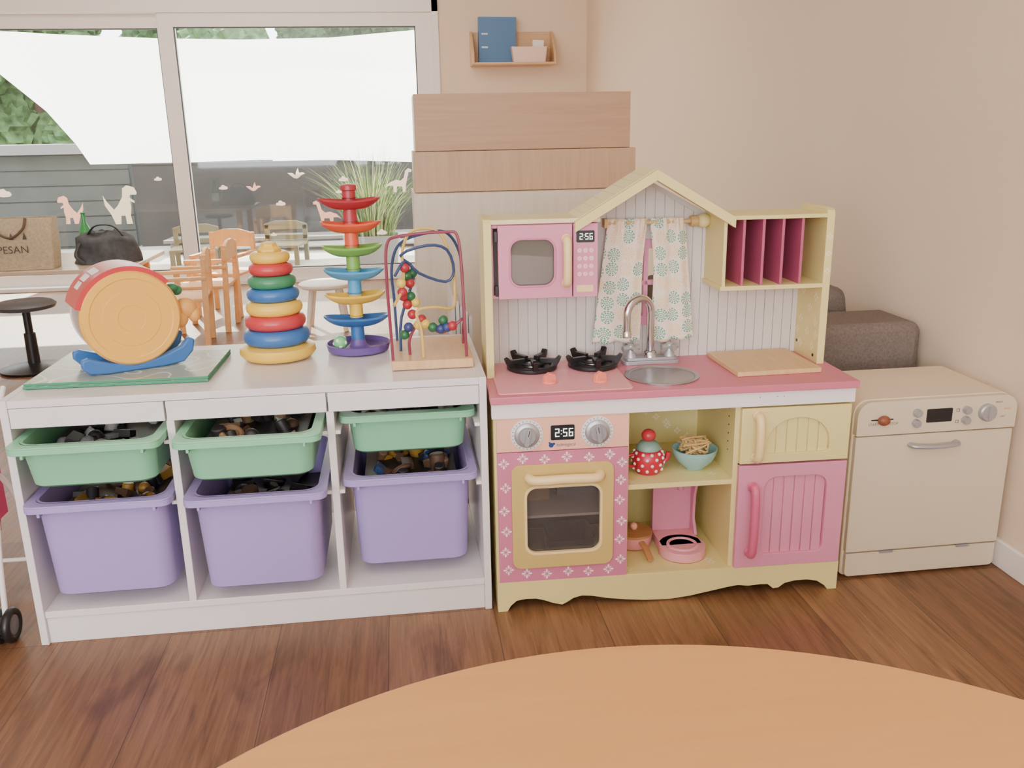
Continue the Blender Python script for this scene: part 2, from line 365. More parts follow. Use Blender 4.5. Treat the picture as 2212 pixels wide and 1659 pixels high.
b=B(); b.box(-.19,.19,-.125,.125,0,.005,mi=1); b.box(-.189,.189,-.124,.124,.005,.0055); b.box(-.188,.19,-.124,.125,.0065,.0115,mi=1); b.box(-.187,.189,-.123,.124,.0115,.012)
b.done('game_board',[boardmat(),mat('green_edge',(50,136,98),.5)],loc=(-.783,.205,ZT),rot=(0,0,math.radians(-1)),label='folded cardboard game board with green edges and maze print',category='board game')
Dm=thing('activity_barrel_toy','yellow and red plastic barrel toy on a blue cradle','toy',(-.788,.215,ZT+.0125),rz=math.radians(27))
ZD=.117; RD=.104; Y0=-.07; Y1=.062
M_dy=mat('drum_yellow',(238,180,78),.34)
b=B(); b.lathe([(0,Y0),(.028,Y0),(.029,Y0-.001),(.060,Y0-.001),(.061,Y0),(.085,Y0),(.087,Y0-.0015),(.099,Y0-.001),(RD,Y0+.006),(RD,Y0+.020),(.09,Y0+.022),(0,Y0+.022)],(0,0,ZD),56,axis='y'); b.done('end_cap',M_dy,Dm,smooth=30,label='round yellow end cap')
b=B(); b.lathe([(0,Y1),(.098,Y1),(RD,Y1-.006),(RD,Y1-.014),(.09,Y1-.016),(0,Y1-.016)],(0,0,ZD),48,axis='y'); b.done('end_cap',mat('pale_drum',(238,224,205),.35),Dm,smooth=30,label='pale rear end cap')
def halfshell(b,a0,a1,r0,r1,ya,yb,n=20):
    loops=[]
    for i in range(n+1):
        a=a0+(a1-a0)*i/n; c,s_=math.cos(a),math.sin(a)
        loops.append([(r0*c,ya,ZD+r0*s_),(r1*c,ya,ZD+r1*s_),(r1*c,yb,ZD+r1*s_),(r0*c,yb,ZD+r0*s_)])
    b.loft(loops)
b=B(); halfshell(b,math.radians(40),math.radians(164),.100,.113,-.066,.066)
for k in range(3):
    b.M=Matrix.Translation((0,0,ZD))@Matrix.Rotation(math.radians(-(118+k*11)),4,'Y'); b.box(.1128,.1142,-.028+k*.006,.03-k*.006,-.009,.009,mi=1)
b.M=Matrix.Identity(4)
b.done('shell',[M_red,M_whitef],Dm,label='red plastic upper shell')
b=B(); halfshell(b,math.radians(164),math.radians(400),.100,.102,-.048,.046,30); b.done('clear_drum',glassmat('clear_plastic',(246,244,246),.10,.05),Dm,label='transparent plastic drum wall')
for k in range(7):
    a=random.uniform(3.4,5.6); r=random.uniform(.03,.082); b=B(); b.ball((r*math.cos(a),random.uniform(-.03,.03),ZD+r*math.sin(a)),.009,seg=12,n=8)
    b.done('rattle_bead',[M_red,M_green,M_blue][k%3],Dm)
b=B()
for ya,yb in ((-.066,-.046),(.040,.060)):
    b.prism([(-.112,.020),(-.098,.004),(-.06,0),(.06,0),(.100,.004),(.122,.026),(.128,.052),(.114,.058),(.098,.040),(.06,.026),(0,.012),(-.06,.026),(-.098,.040),(-.112,.036)],ya,yb)
b.box(-.075,.075,-.047,.042,.001,.012)
b.done('cradle',M_blue,Dm,bevel=.004)
b=B(); b.ball((.124,-.03,ZD+.002),(.026,.02,.024)); b.ball((.108,-.03,ZD-.018),(.02,.018,.024)); b.ball((.140,-.035,ZD-.014),(.014,.012,.018)); b.done('nose',mat('orange_yellow',(232,168,86),.35),Dm,smooth=60)
b=B(); b.ball((.102,-.01,ZD+.048),(.016,.014,.010)); b.ball((.116,0,ZD+.040),(.012,.012,.012)); b.done('eye_bump',M_green,Dm,smooth=60)
Rs=thing('ring_stacker','stacking toy of graduated coloured plastic rings','stacking toy',(-.470,.268,ZT))
b=B(); b.lathe([(0,0),(.06,0),(.078,.004),(.088,.016),(.086,.030),(.07,.036),(0,.036)],seg=48); b.lathe([(.012,.03),(.011,.235)],seg=16); b.done('base',M_yelp,Rs,smooth=60)
z=.036; hs=[('b',.077,.037),('r',.070,.033),('y',.065,.032),('b',.060,.030),('g',.055,.029),('r',.050,.028),('y',.0455,.026)]
for c,r,h in hs:
    b=B(); rz=h*.52; rr=rz*.98; b.torus((0,0,z+h*.5),r-rr,rr,44,14,rz=rz)
    b.done('ring',{'b':M_blue,'r':M_red,'y':M_yelp,'g':M_green}[c],Rs,smooth=60,label={'b':'blue plastic ring','r':'red plastic ring','y':'yellow plastic ring','g':'green plastic ring'}[c]); z+=h
b=B(); b.lathe([(.012,z-.02),(.026,z-.004),(.028,z+.004),(.02,z+.012),(.018,z+.018),(.008,z+.021),(0,z+.021)],seg=6); b.done('cap',M_yelp,Rs,bevel=.002,smooth=30)
Tw=thing('ball_ramp_tower','tall multicolour plastic ball ramp tower with curved trays','toy',(-.284,.305,ZT))
M_pur=mat('purple_plastic',(104,80,148),.3); M_org=mat('orange_red_plastic',(226,92,62),.3); M_lg=mat('lime_plastic',(126,178,84),.3); M_lb=mat('light_blue_plastic',(80,158,206),.3); M_dr=mat('dark_red_plastic',(170,52,62),.3)
b=B(); b.lathe([(0,.002),(.06,0),(.073,.003),(.077,.02),(.074,.021),(.069,.010),(.03,.008),(.02,.016),(.016,.03),(0,.03)],seg=48); b.done('base_tray',M_pur,Tw,smooth=50,label='round purple base tray')
tiers=[(.075,M_blue,.078,0),(.130,M_yelp,.072,14),(.187,M_lb,.072,-12),(.243,M_lg,.071,10),(.298,M_org,.071,-10),(.352,M_dr,.071,6)]
for i,(z,M,L,ang) in enumerate(tiers):
    b=B(); prev=.028 if i==0 else tiers[i-1][0]+.008
    b.lathe([(.0165,prev),(.0155,z-.008),(.0155,z+.012),(.0185,z+.012)],seg=20) 
    R_=Matrix.Rotation(math.radians(ang),4,'Z')
    b.M=R_@Matrix.Translation((0,0,z)); loops=[]; n=28
    for k in range(n+1):
        t=-1+2*k/n; x=L*t; hw=.038*max(.02,(1-abs(t)**3.5))**.5; zt_=.006*abs(t)**2; dp=.019*(1-abs(t)**3.5)
        sec=[]
        for q in range(9):
            u=-1+q/4; sec.append((x,hw*u,zt_+.007-dp*(1-abs(u)**3)-.004))
        for q in range(8,-1,-1):
            u=-1+q/4; sec.append((x,hw*u*.90,zt_+.007-max(0,dp-.003)*(1-abs(u)**3)))
        loops.append(sec)
    b.loft(loops)
    b.M=Matrix.Identity(4)
    b.done('ramp_tray',M,Tw,smooth=60)
b=B(); b.lathe([(.0155,.362),(.0155,.380),(.0185,.382),(.0185,.392),(.013,.395),(0,.395)],seg=20); b.done('top_knob',M_dr,Tw,smooth=40)
b=B(); b.ball((0,0,0),.0165,seg=24,n=16)
for k in range(10):
    a=k*2.4; zz=-1+2*(k+.5)/10; q=math.sqrt(1-zz*zz); b.ball((.013*q*math.cos(a),.013*q*math.sin(a),.013*zz),.0055,mi=1,seg=8,n=6)
b.done('jingle_ball',[mat('ball_green',(120,205,135),.3),mat('ball_white',(225,245,225),.4)],loc=(-.325,.275,ZT+.027),label='small green and white jingle ball on the purple tray',category='ball')
Bz=thing('bead_maze','wooden-base bead maze with bent coloured wires and beads','toy',(-.112,.205,ZT))
b=B(); b.box(-.092,.090,-.12,.12,0,.021); b.done('base',woodmat('pale_wood_base',(204,162,116),(222,184,138),scale=(20,3,3)),Bz,bevel=.003)
def wire(pts,M,r=.0034,lab=None,sm=6):
    b=B(); b.tube(pts,r,sm=sm,seg=8); b.done('wire',M,Bz,label=lab)
M_wr=mat('maroon_wire',(136,56,76),.35); M_wb=mat('blue_wire',(56,74,116),.35); M_wy=mat('yellow_wire',(220,184,100),.35)
wire([(-.088,-.105,.02),(-.090,-.105,.10),(-.092,-.105,.20),(-.088,-.10,.275),(-.06,-.09,.292),(.04,-.08,.297),(.066,-.08,.285),(.072,-.09,.2),(.074,-.1,.1),(.076,-.1,.02)],M_wr,lab='maroon painted wire arch')
wire([(-.078,.09,.02),(-.080,.09,.12),(-.082,.08,.2),(-.06,.05,.26),(0,.02,.285),(.05,.06,.28),(.082,.09,.22),(.086,.1,.1),(.086,.1,.02)],M_wb,lab='dark blue wire')
wire([(-.02,-.09,.02),(-.022,-.09,.08),(-.03,-.085,.125),(.01,-.07,.13),(.05,-.04,.12),(.06,0,.14),(.058,.02,.21),(.03,.03,.285),(-.03,.03,.29),(-.055,0,.25),(-.055,-.03,.2),(-.06,-.06,.17),(-.08,-.09,.14)],M_wy,lab='yellow wire')
wire([(-.07,-.02,.02),(-.065,-.02,.10),(-.03,.0,.2),(-.06,-.01,.24),(.0,-.02,.262),(.045,-.01,.25),(.06,0,.20),(.04,.0,.175),(-.02,-.02,.2),(-.05,-.03,.23),(-.075,-.05,.2)],M_wb,lab='dark blue zigzag wire',sm=3)
wire([(-.05,-.06,.02),(-.048,-.06,.06),(-.02,-.05,.095),(.02,-.06,.07),(.05,-.07,.085),(.075,-.06,.10),(.078,.02,.06),(.078,.03,.02)],M_wr,lab='maroon wire')
M_bd=[mat('bead_red',(176,50,60),.3),mat('bead_green',(48,108,70),.3),mat('bead_yellow',(230,198,88),.3),mat('bead_blue',(54,68,122),.3)]
bd=[(-.062,-.06,.185,2),(-.060,-.06,.165,0),(-.052,-.03,.215,0),(-.048,-.02,.195,1),(-.042,-.02,.178,0),(-.035,0,.198,1),(-.058,-.03,.150,0),(-.042,-.03,.150,1),(-.05,-.035,.132,0),(-.032,-.03,.135,2),(-.04,-.05,.112,0),(-.02,-.05,.100,0),(-.05,-.06,.085,3),(-.028,-.055,.088,2),(-.012,-.055,.09,2),(.004,-.058,.082,1),(.022,-.06,.078,3),(.036,-.065,.082,3),(.048,-.07,.086,0),(-.06,-.06,.068,1),(.028,-.06,.098,1)]
for x,y,z,k in bd:
    b=B(); b.ball((x,y,z),.0112,seg=14,n=10); b.done('bead',M_bd[k],Bz)
# ---------------------------------------------------------------- PLAY KITCHEN
K=thing('play_kitchen','pastel pink and yellow wooden play kitchen with gabled roof','play kitchen',(0.005,-.018,0),rz=math.radians(-1.3)); K.scale=(.992,1,1)
yb0,yb1=.274,.286; yf=.143
b=B()
for x0,x1 in ((.004,.014),(.296,.308),(.551,.563),(.808,.820)): b.box(x0,x1,.012,.286,.06 if x0 in (.296,.551) else 0,.502)
b.box(.014,.808,.012,.284,.058,.072); b.box(.308,.551,.012,.28,.279,.291); b.box(.563,.808,.02,.28,.325,.335)
b.box(.014,.808,.278,.286,.072,.502)
b.box(.004,.820,.0,.013,.066,.074)
for i in range(26):
    x=.318+.23*((i*.377)%1); z=(.09+.18*((i*.618)%1)) if i<13 else (.30+.17*((i*.618)%1)); b.flower((x,.2775,z),(1,0,0),(0,0,1),.010,1)
for i in range(16): b.flower((.318+.225*((i*.377)%1),.03+.23*((i*.618)%1),.0724),(1,0,0),(0,1,0),.011,1)
for i in range(8): b.flower((.318+.225*((i*.377)%1),.03+.23*((i*.618)%1),.2914),(1,0,0),(0,1,0),.011,1)
for zz in (.45,.43,.41,.39,.37,.35): b.cyl((.550,.05,zz),(.5512,.05,zz),.002,mi=2,seg=8)
b.done('body',[M_yel,M_petaly,M_dark],K,bevel=.0008)
ap=[(0.004,0),(.026,0),(.034,.014),(.048,.026),(.070,.029),(.093,.028),(.113,.022),(.132,.014),(.154,.008),(.166,.014),(.180,.023),(.200,.028),(.221,.026),(.26,.017),(.305,.010),(.350,.005),(.41,.003),(.46,.008),(.505,.016),(.551,.024),(.575,.027),(.600,.023),(.630,.025),(.648,.024),(.662,.012),(.675,.013),(.690,.024),(.715,.029),(.745,.029),(.770,.024),(.790,.010),(.797,0),(.820,0),(.820,.068),(.004,.068)]
b=B(); b.prism(ap,0,.0125); b.done('apron',M_yel,K,bevel=.0008,label='scalloped pale yellow base apron')
b=B(); b.box(.000,.822,-.004,.02,.467,.502)
for x in (.60,.64,.655): b.cyl((x,-.0045,.488),(x,-.0038,.488),.0015,mi=1,seg=6)
b.done('rail',[mat('kitchen_white',(238,228,226),.4),mat('scuff',(150,120,130),.6)],K,bevel=.001,label='white rail under the counter')
b=B(); n=72; sc=(.404,.103); I=circ(sc[0],sc[1],.078,n); b.ring(rectproj(I,-.003,.826,-.014,.288),I,.502,.518,'z'); b.done('counter',M_pink,K,bevel=.0015,label='rose pink countertop')
b=B(); b.lathe([(.086,.5185),(.086,.5205),(.078,.522),(.074,.519),(.068,.500),(.055,.488),(.03,.484),(0,.484),(0,.482),(.032,.482),(.058,.486),(.072,.5),(.076,.517)],(sc[0],sc[1],0),48); b.done('sink',M_steel,K,smooth=50,label='round brushed steel sink bowl')
b=B(); b.prism(rrect(.016,.316,.004,.268,.012),.518,.521,'z'); hob=b.done('hob_plate',M_pinklt,K,bevel=.001)
for bx,by in ((.115,.205),(.262,.203)):
    b=B(); b.lathe([(0,.521),(.055,.521),(.060,.524),(.060,.530),(.056,.533),(.046,.533),(.044,.528),(0,.528)],(bx,by,0),40)
    b.lathe([(0,.528),(.020,.528),(.018,.534),(.010,.536),(0,.536)],(bx,by,0),24,mi=1)
    b.torus((bx,by,.537),.028,.0035,28,8)
    for k in range(5):
        a=2*PI*k/5+.95
        b.M=Matrix.Translation((bx,by,0))@Matrix.Rotation(a,4,'Z')
        b.prism([(.020,.536),(.020,.548),(.056,.548),(.064,.556),(.071,.552),(.066,.540),(.060,.529),(.054,.529),(.052,.538)],-.006,.006)
    b.M=Matrix.Identity(4)
    b.done('burner',[M_black,M_steel],hob,bevel=.0008,label='black gas burner with five-arm pan support')
for bx,by in ((.138,.075),(.252,.068)):
    b=B(); b.lathe([(0,.521),(.017,.521),(.017,.525),(.013,.527),(0,.528)],(bx,by,0),28)
    b.M=Matrix.Translation((bx,by,0))@Matrix.Rotation(.5,4,'Z'); b.prism([(-.016,.525),(-.013,.539),(0,.545),(.013,.539),(.016,.525)],-.006,.006); b.M=Matrix.Identity(4)
    b.done('burner_knob',mat('coral_knob',(242,136,116),.35),hob,bevel=.001)
wx0,wx1,wz0,wz1=.335,.475,.612,.80
def roofz(x): return .957-.578*abs(x-.390)
b=B(); x=.02
def tz(xx): return max(.862,roofz(xx)-.010) if .21<xx<.57 else .862
while x<.795:
    x1=min(x+.0235,.795)
    def seg(z0,za,zb): b.prism([(x+.0005,z0),(x1-.0005,z0),(x1-.0005,zb),(x+.0005,za)],yb0,yb0+.006)
    if x1>wx0 and x<wx1: seg(.518,wz0,wz0); seg(wz1,tz(x),tz(x1))
    else: seg(.518,tz(x),tz(x1))
    x+=.0238
inner=rrect(wx0,wx1,wz0,wz1,.0005,2); b.ring(rectproj(inner,.014,.800,.518,.862),inner,yb0+.003,yb1)
b.prism([(.215,.862),(.565,.862),(.39,.957)],yb0+.003,yb1)
b.done('backboard',M_bead,K,bevel=.0006,label='white grooved backboard')
b=B(); inner=rrect(wx0+.012,wx1-.012,wz0+.012,wz1-.012,.001,2); b.ring(rectproj(inner,wx0-.01,wx1+.01,wz0-.01,wz1+.01),inner,yb0-.004,yb1)
b.box(.3995,.4105,yb0-.002,yb1,wz0,wz1); b.box(wx0,wx1,yb0-.002,yb1,.70,.711); b.done('window_frame',M_pink2,K,bevel=.0008,label='pink toy window frame with crossed bars')
b=B(); sp=[(yf,.518),(yb1+.002,.518),(yb1+.002,.877),(yf+.01,.877),(yf,.868)]
b.prism(sp,.002,.020,'x'); b.done('side_panel',M_yel,K,bevel=.001)
b=B(); sp=[(yf,.518),(yb1+.002,.518),(yb1+.002,.883),(yf+.012,.883),(yf+.003,.878),(yf,.868)]
b.prism(sp,.794,.812,'x')
for yy,zz in ((.175,.555),(.24,.55),(.205,.585),(.165,.615),(.245,.61),(.2,.645),(.17,.675),(.24,.68),(.16,.585),(.26,.58)): b.flower((.7936,yy,zz),(0,1,0),(0,0,1),.012,1)
for yy,zz in ((.26,.55),(.165,.535)): b.cyl((.7925,yy,zz),(.794,yy,zz),.004,mi=2,seg=12)
for zz in (.74,.78,.82): b.flower((.803,yf-.0004,zz),(1,0,0),(0,0,1),.008,1)
b.done('side_panel',[M_yel,M_petaly,M_black],K,bevel=.001)
def slab(b,x0,z0,x1,z1,t,ya,yb_,mi=0):
    d=Vector((x1-x0,z1-z0)).normalized()
    b.prism([(x0,z0),(x1,z1),(x1,z1-t/abs(d.x)),(x0,z0-t/abs(d.x))],ya,yb_,mi=mi)
b=B(); 
slab(b,.208,.871,.390,.978,.009,yf+.004,yb1+.004,1); slab(b,.572,.871,.390,.978,.009,yf+.004,yb1+.004,1)
slab(b,.206,.869,.390,.977,.020,yf-.012,yf+.004,0); slab(b,.574,.869,.390,.977,.020,yf-.012,yf+.004,0)
for k in range(1,8):
    t=k/8; 
    for sx in (-1,1):
        x=.390+sx*.182*t; z=.978-.107*t; b.box(x-.0006,x+.0006,yf+.006,yb1,z-.001,z+.0005,mi=2)
b.done('roof',[M_yel,mat('roof_cream',(234,222,168),.5),mat('roof_line',(208,194,148),.6)],K,bevel=.0006,label='pale yellow gabled roof')
b=B(); b.cyl((.296,.252,.852),(.512,.252,.852),.005); b.box(.296,.304,.245,.274,.842,.862); b.cyl((.505,.252,.852),(.522,.252,.852),.013,seg=20); b.ball((.538,.252,.852),(.017,.017,.017),mi=1)
b.done('curtain_rod',[mat('rod_wood',(200,165,110),.5),M_yel],K)
def curtainmat():
    m=bpy.data.materials.new('curtain_print'); m.use_nodes=True; nt=m.node_tree; p=nt.nodes['Principled BSDF']; N=nt.nodes.new; L=nt.links.new
    def mth(op,a=None,b=None):
        n=N('ShaderNodeMath'); n.operation=op
        for i,q in enumerate((a,b)):
            if q is None: continue
            if isinstance(q,(int,float)): n.inputs[i].default_value=q
            else: L(q,n.inputs[i])
        return n.outputs[0]
    uv=N('ShaderNodeTexCoord'); sc_=N('ShaderNodeVectorMath'); sc_.operation='SCALE'; sc_.inputs[3].default_value=27; L(uv.outputs['UV'],sc_.inputs[0])
    v=N('ShaderNodeTexVoronoi'); v.voronoi_dimensions='2D'; v.inputs['Scale'].default_value=1; v.inputs['Randomness'].default_value=.25; L(sc_.outputs[0],v.inputs['Vector'])
    df=N('ShaderNodeVectorMath'); df.operation='SUBTRACT'; L(sc_.outputs[0],df.inputs[0]); L(v.outputs['Position'],df.inputs[1])
    xyz=N('ShaderNodeSeparateXYZ'); L(df.outputs[0],xyz.inputs[0])
    ang=mth('ARCTAN2',xyz.outputs[1],xyz.outputs[0]); rad=v.outputs['Distance']
    pet=mth('GREATER_THAN',mth('SINE',mth('MULTIPLY',ang,11)),-.45)
    band=mth('GREATER_THAN',mth('SINE',mth('MULTIPLY',rad,52)),-.60)
    msk=mth('MULTIPLY',mth('MULTIPLY',pet,band),mth('LESS_THAN',rad,.43))
    sp=N('ShaderNodeSeparateColor'); L(v.outputs['Color'],sp.inputs[0])
    g=mth('GREATER_THAN',sp.outputs[0],.60)
    c=N('ShaderNodeMix'); c.data_type='RGBA'; c.inputs[6].default_value=col((78,160,138)); c.inputs[7].default_value=col((234,200,150)); L(g,c.inputs[0])
    mx=N('ShaderNodeMix'); mx.data_type='RGBA'; mx.inputs[6].default_value=col((238,221,202)); L(msk,mx.inputs[0]); L(c.outputs[2],mx.inputs[7]); L(mx.outputs[2],p.inputs['Base Color']); p.inputs['Roughness'].default_value=.9
    return m
CMAT=curtainmat()
def curtain(xt0,xt1,xb0,xb1,zt,zb0,zb1,inner_pull):
    nu,nv=60,36; bm=bmesh.new(); uvl=bm.loops.layers.uv.new('UVMap'); G=[]
    for j in range(nv+1):
        t=j/nv; row=[]
        for i in range(nu+1):
            s_=i/nu
            xa=xt0+(xb0-xt0)*t; xb=xt1+(xb1-xt1)*t
            if inner_pull>0: xb+=-.005*math.sin(PI*min(1,t*1.2)) if t<.83 else 0
            if inner_pull<0: xa+=.009*math.sin(PI*min(1,t*1.2)) if t<.83 else 0
            x=xa+(xb-xa)*s_; amp=.004; y=.247+amp*math.sin(s_*2*PI*2.2+.8*math.sin(t*3))-.006*t+.003*math.sin(s_*40)*max(0,1-t*6)
            z=zt+( (zb0+(zb1-zb0)*s_) -zt)*t+.002*math.sin(s_*16)*t
            if j==0: z+=.004
            row.append(bm.verts.new((x,y,z)))
        G.append(row)
    for j in range(nv):
        for i in range(nu):
            f=bm.faces.new((G[j][i],G[j][i+1],G[j+1][i+1],G[j+1][i])); f.smooth=True
            for l,(a,c) in zip(f.loops,((i,j),(i+1,j),(i+1,j+1),(i,j+1))): l[uvl].uv=(a/nu*.115+(.013 if inner_pull>0 else .31),c/nv*.29)
    me=bpy.data.meshes.new('curtain'); bm.to_mesh(me); bm.free(); me.materials.append(CMAT)
    o=bpy.data.objects.new('curtain',me); scene.collection.objects.link(o); o.parent=K; q=o.modifiers.new('s','SOLIDIFY'); q.thickness=.0012; o['label']='cream curtain printed with teal dotted rosettes'
curtain(.304,.401,.268,.386,.858,.566,.570,1)
curtain(.405,.492,.412,.520,.858,.564,.572,-1)
fx,fy=.408,.225
F=B(); F.prism(rrect(fx-.070,fx+.070,fy-.022,fy+.022,.012),.518,.527,'z'); F.prism(rrect(fx-.064,fx+.064,fy-.017,fy+.017,.012),.527,.534,'z'); fb=F.done('faucet_base',M_silver,K,bevel=.001)
b=B(); b.lathe([(.017,.53),(.015,.545),(.011,.549)],(fx,fy,0),20)
d=Vector((-.90,-.44,0)).normalized(); pts=[(fx,fy,.54),(fx,fy,.60)]
R=.037
for k in range(0,9):
    a=PI*k/8; q=Vector((fx,fy,.642))+d*(R-R*math.cos(a))+Vector((0,0,R*math.sin(a))); pts.append(tuple(q))
e=Vector(pts[-1]); pts.append((e.x,e.y,.600)); b.tube(pts,.0095,seg=16,sm=3); b.lathe([(.0115,0),(.0115,.014),(.010,.016)],(e.x,e.y,.590),18); b.done('faucet_spout',M_chrome,fb,smooth=50,label='chrome gooseneck spout')
for sx in (-1,1):
    b=B(); hx=fx+sx*.048; b.lathe([(.014,.533),(.012,.542),(.008,.547),(.008,.556)],(hx,fy,0),18); b.cyl((hx-.022,fy-.007,.556),(hx+.022,fy+.007,.556),.0065,seg=12); b.cyl((hx-.007,fy+.022,.556),(hx+.007,fy-.022,.556),.0065,seg=12); b.ball((hx,fy,.560),(.010,.010,.007)); b.done('tap_handle',M_silver,fb,smooth=50,label='silver cross-shaped tap handle')
MW=B(); MW.box(.020,.262,.155,.274,.700,.708); MW.box(.020,.262,.155,.274,.857,.865); MW.box(.254,.262,.155,.274,.708,.857); MW.box(.020,.024,.155,.274,.708,.857); MW.box(.198,.204,.155,.274,.708,.857); MW.box(.020,.262,.268,.274,.708,.857,mi=1)
MW.done('microwave_body',[M_pink2,mat('microwave_inside',(200,195,190),.6)],K,bevel=.001)
b=B(); b.box(.018,.266,.147,.286,.866,.876); b.done('microwave_top',mat('cream_board',(234,220,170),.5),K,bevel=.001)
b=B(); I=rrect(.061,.161,.729,.833,.024,8); b.ring(rectproj(I,.034,.201,.701,.864),I,.141,.154); O=rrect(.0575,.1645,.7255,.8365,.027,8); b.ring(O,rrect(.0625,.1595,.7305,.8315,.023,8),.1395,.1412,mi=1); md=b.done('microwave_door',[M_pink2,mat('pink_bezel',(204,122,152),.45)],K,bevel=.0008,label='pink microwave door with window')
b=B(); b.prism(rrect(.0605,.1615,.7285,.8335,.024,8),.149,.151); b.done('microwave_glass',glassmat('smoky_glass',(180,178,172),.12,.30,(170,165,158)),md,label='smoky clear window')
def handle_v(x,z0,z1,y,M,nm,par,w=.008,h=.022):
    b=B(); b.tube([(x,y,z0+.006),(x,y-h*.8,z0+.012),(x,y-h,(z0+z1)/2),(x,y-h*.8,z1-.012),(x,y,z1-.006)],w,sm=7,seg=12); b.ball((x,y-.003,z0+.006),(w*1.2,.006,w*1.2)); b.ball((x,y-.003,z1-.006),(w*1.2,.006,w*1.2)); b.done(nm,M,par,smooth=60)
handle_v(.187,.728,.838,.140,M_cream,'handle',md,.0095)
for z in (.72,.84):
    b=B(); b.box(.026,.033,.139,.150,z-.012,z+.012); b.done('hinge',M_black,md,bevel=.0008)
b=B(); b.box(.204,.259,.142,.156,.701,.864); b.prism(rrect(.2105,.2515,.823,.849,.003),.140,.1425,mi=1); b.seg7('2:56',.2175,.829,.1396,.014,2)
for r in range(4):
    for c in range(3):
        x=.2175+c*.0135; z=.805-r*.0175; b.prism(circ(x,z,.0052,18),.1398,.1425,mi=3)
        b.text('123456789*0#'[r*3+c],.006,(x,.1394,z),mi=0)
b.prism(rrect(.2115,.2495,.712,.727,.002),.1402,.1425,mi=4)
b.done('microwave_keypad',[M_pink2,M_black,M_ledw,mat('key_pink',(244,196,204),.5),M_cream],K,smooth=30,label='pink keypad with 2:56 display')
b=B(); b.box(.551,.559,yf,.276,.712,.862); b.box(.546,.794,yf-.004,.276,.702,.712); b.box(.551,.794,yf,.286,.862,.871)
b.done('cubby_box',[M_yel,M_petaly],K,bevel=.0008)
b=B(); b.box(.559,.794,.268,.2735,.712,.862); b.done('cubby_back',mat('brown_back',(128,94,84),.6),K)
for x in (.597,.6435,.690,.736):
    b=B(); b.box(x,x+.0065,yf+.004,.268,.712,.862); b.done('cubby_divider',M_magenta,K,bevel=.0006,label='magenta upright plate divider')
b=B(); b.box(.010,.304,0,.014,.389,.466); b.prism(rrect(.129,.182,.412,.446,.003),-.0015,.0005,mi=1); b.seg7('2:56',.1385,.4195,-.0018,.019,2); b.text('itsImagical',.0105,(.163,-.0004,.4005),mi=3)
b.M=Matrix.Translation((.130,0,.4005)); b.prism(circ(0,0,.0055,18),-.0006,.0002,mi=3); b.prism(circ(.006,.003,.0028,12),-.0006,.0002,mi=3); b.prism(circ(-.004,.0055,.002,12),-.0006,.0002,mi=3); b.M=Matrix.Identity(4)
for kx,kz in ((.076,.427),(.233,.427)):
    for k in range(24):
        a=2*PI*k/24
        c_,s_=math.cos(a),math.sin(a); r0,r1=.030,.0335; w=.0006
        b.poly([(kx+r0*c_-w*s_,-.0028,kz+r0*s_+w*c_),(kx+r1*c_-w*s_,-.0028,kz+r1*s_+w*c_),(kx+r1*c_+w*s_,-.0028,kz+r1*s_-w*c_),(kx+r0*c_+w*s_,-.0028,kz+r0*s_-w*c_)],3)
cp=b.done('control_panel',[M_coral,M_black,M_ledw,M_navy],K,smooth=30,label='coral oven control panel with 2:56 display')
for kx,kz in ((.076,.427),(.233,.427)):
    b=B(); b.lathe([(0,.0),(.036,.0),(.036,-.002),(.034,-.0025),(0,-.0025)],(kx,0,kz),40,axis='y',mi=0); b.lathe([(.028,-.002),(.028,-.006),(.024,-.009),(.0,-.009)],(kx,0,kz),40,axis='y',mi=1); b.lathe([(.020,-.008),(.019,-.016),(.017,-.018),(0,-.018)],(kx,0,kz),32,axis='y',mi=1)
    b.M=Matrix.Translation((kx,0,kz))@Matrix.Rotation(.2 if kx<.1 else -.15,4,'Y'); b.prism(rrect(-.0055,.0055,-.019,.019,.005),-.026,-.014,mi=1); b.box(-.0008,.0008,-.0265,-.025,.004,.018,mi=2); b.M=Matrix.Identity(4)
    b.done('oven_knob',[mat('dial_white',(228,220,218),.4),M_silver,M_black],cp,bevel=.0006,smooth=40)
b=B(); I=rrect(.070,.244,.142,.306,.024,8); b.ring(rectproj(I,.010,.304,.074,.387),I,0,.012)
fl=[(.024,.362),(.066,.372),(.115,.368),(.165,.372),(.215,.368),(.262,.372),(.290,.352),(.288,.31),(.286,.262),(.291,.21),(.287,.165),(.290,.115),(.262,.092),(.215,.09),(.168,.093),(.118,.09),(.072,.094),(.030,.105),(.024,.15),(.027,.20),(.023,.25),(.027,.305)]
for x,z in fl: b.flower((x,-.0004,z),(1,0,0),(0,0,1),.0125,1)
od=b.done('oven_door',[mat('oven_door_pink',(204,118,146),.45),M_petal],K,smooth=30,label='pink oven door with white flower print')
b=B(); b.ring(rrect(.040,.271,.108,.358,.020,8),I,-.005,.0,mi=0); b.ring(rrect(.068,.246,.140,.308,.026,8),rrect(.074,.240,.146,.302,.022,8),-.006,.004,mi=1); b.done('oven_window_frame',[M_tan,M_cream],od,bevel=.001)
b=B(); b.prism(rrect(.070,.244,.142,.306,.024,8),.005,.007); b.done('oven_glass',glassmat('clear_oven_glass',(215,212,210),.07,.03),od)
b=B(); b.tube([(.078,-.004,.328),(.092,-.022,.327),(.158,-.028,.330),(.226,-.022,.327),(.240,-.004,.328)],.011,sm=7,seg=14); b.done('handle',M_cream,od,smooth=60)
b=B(); b.box(.016,.294,.016,.276,.222,.228); b.done('oven_rack',M_whitef,K)
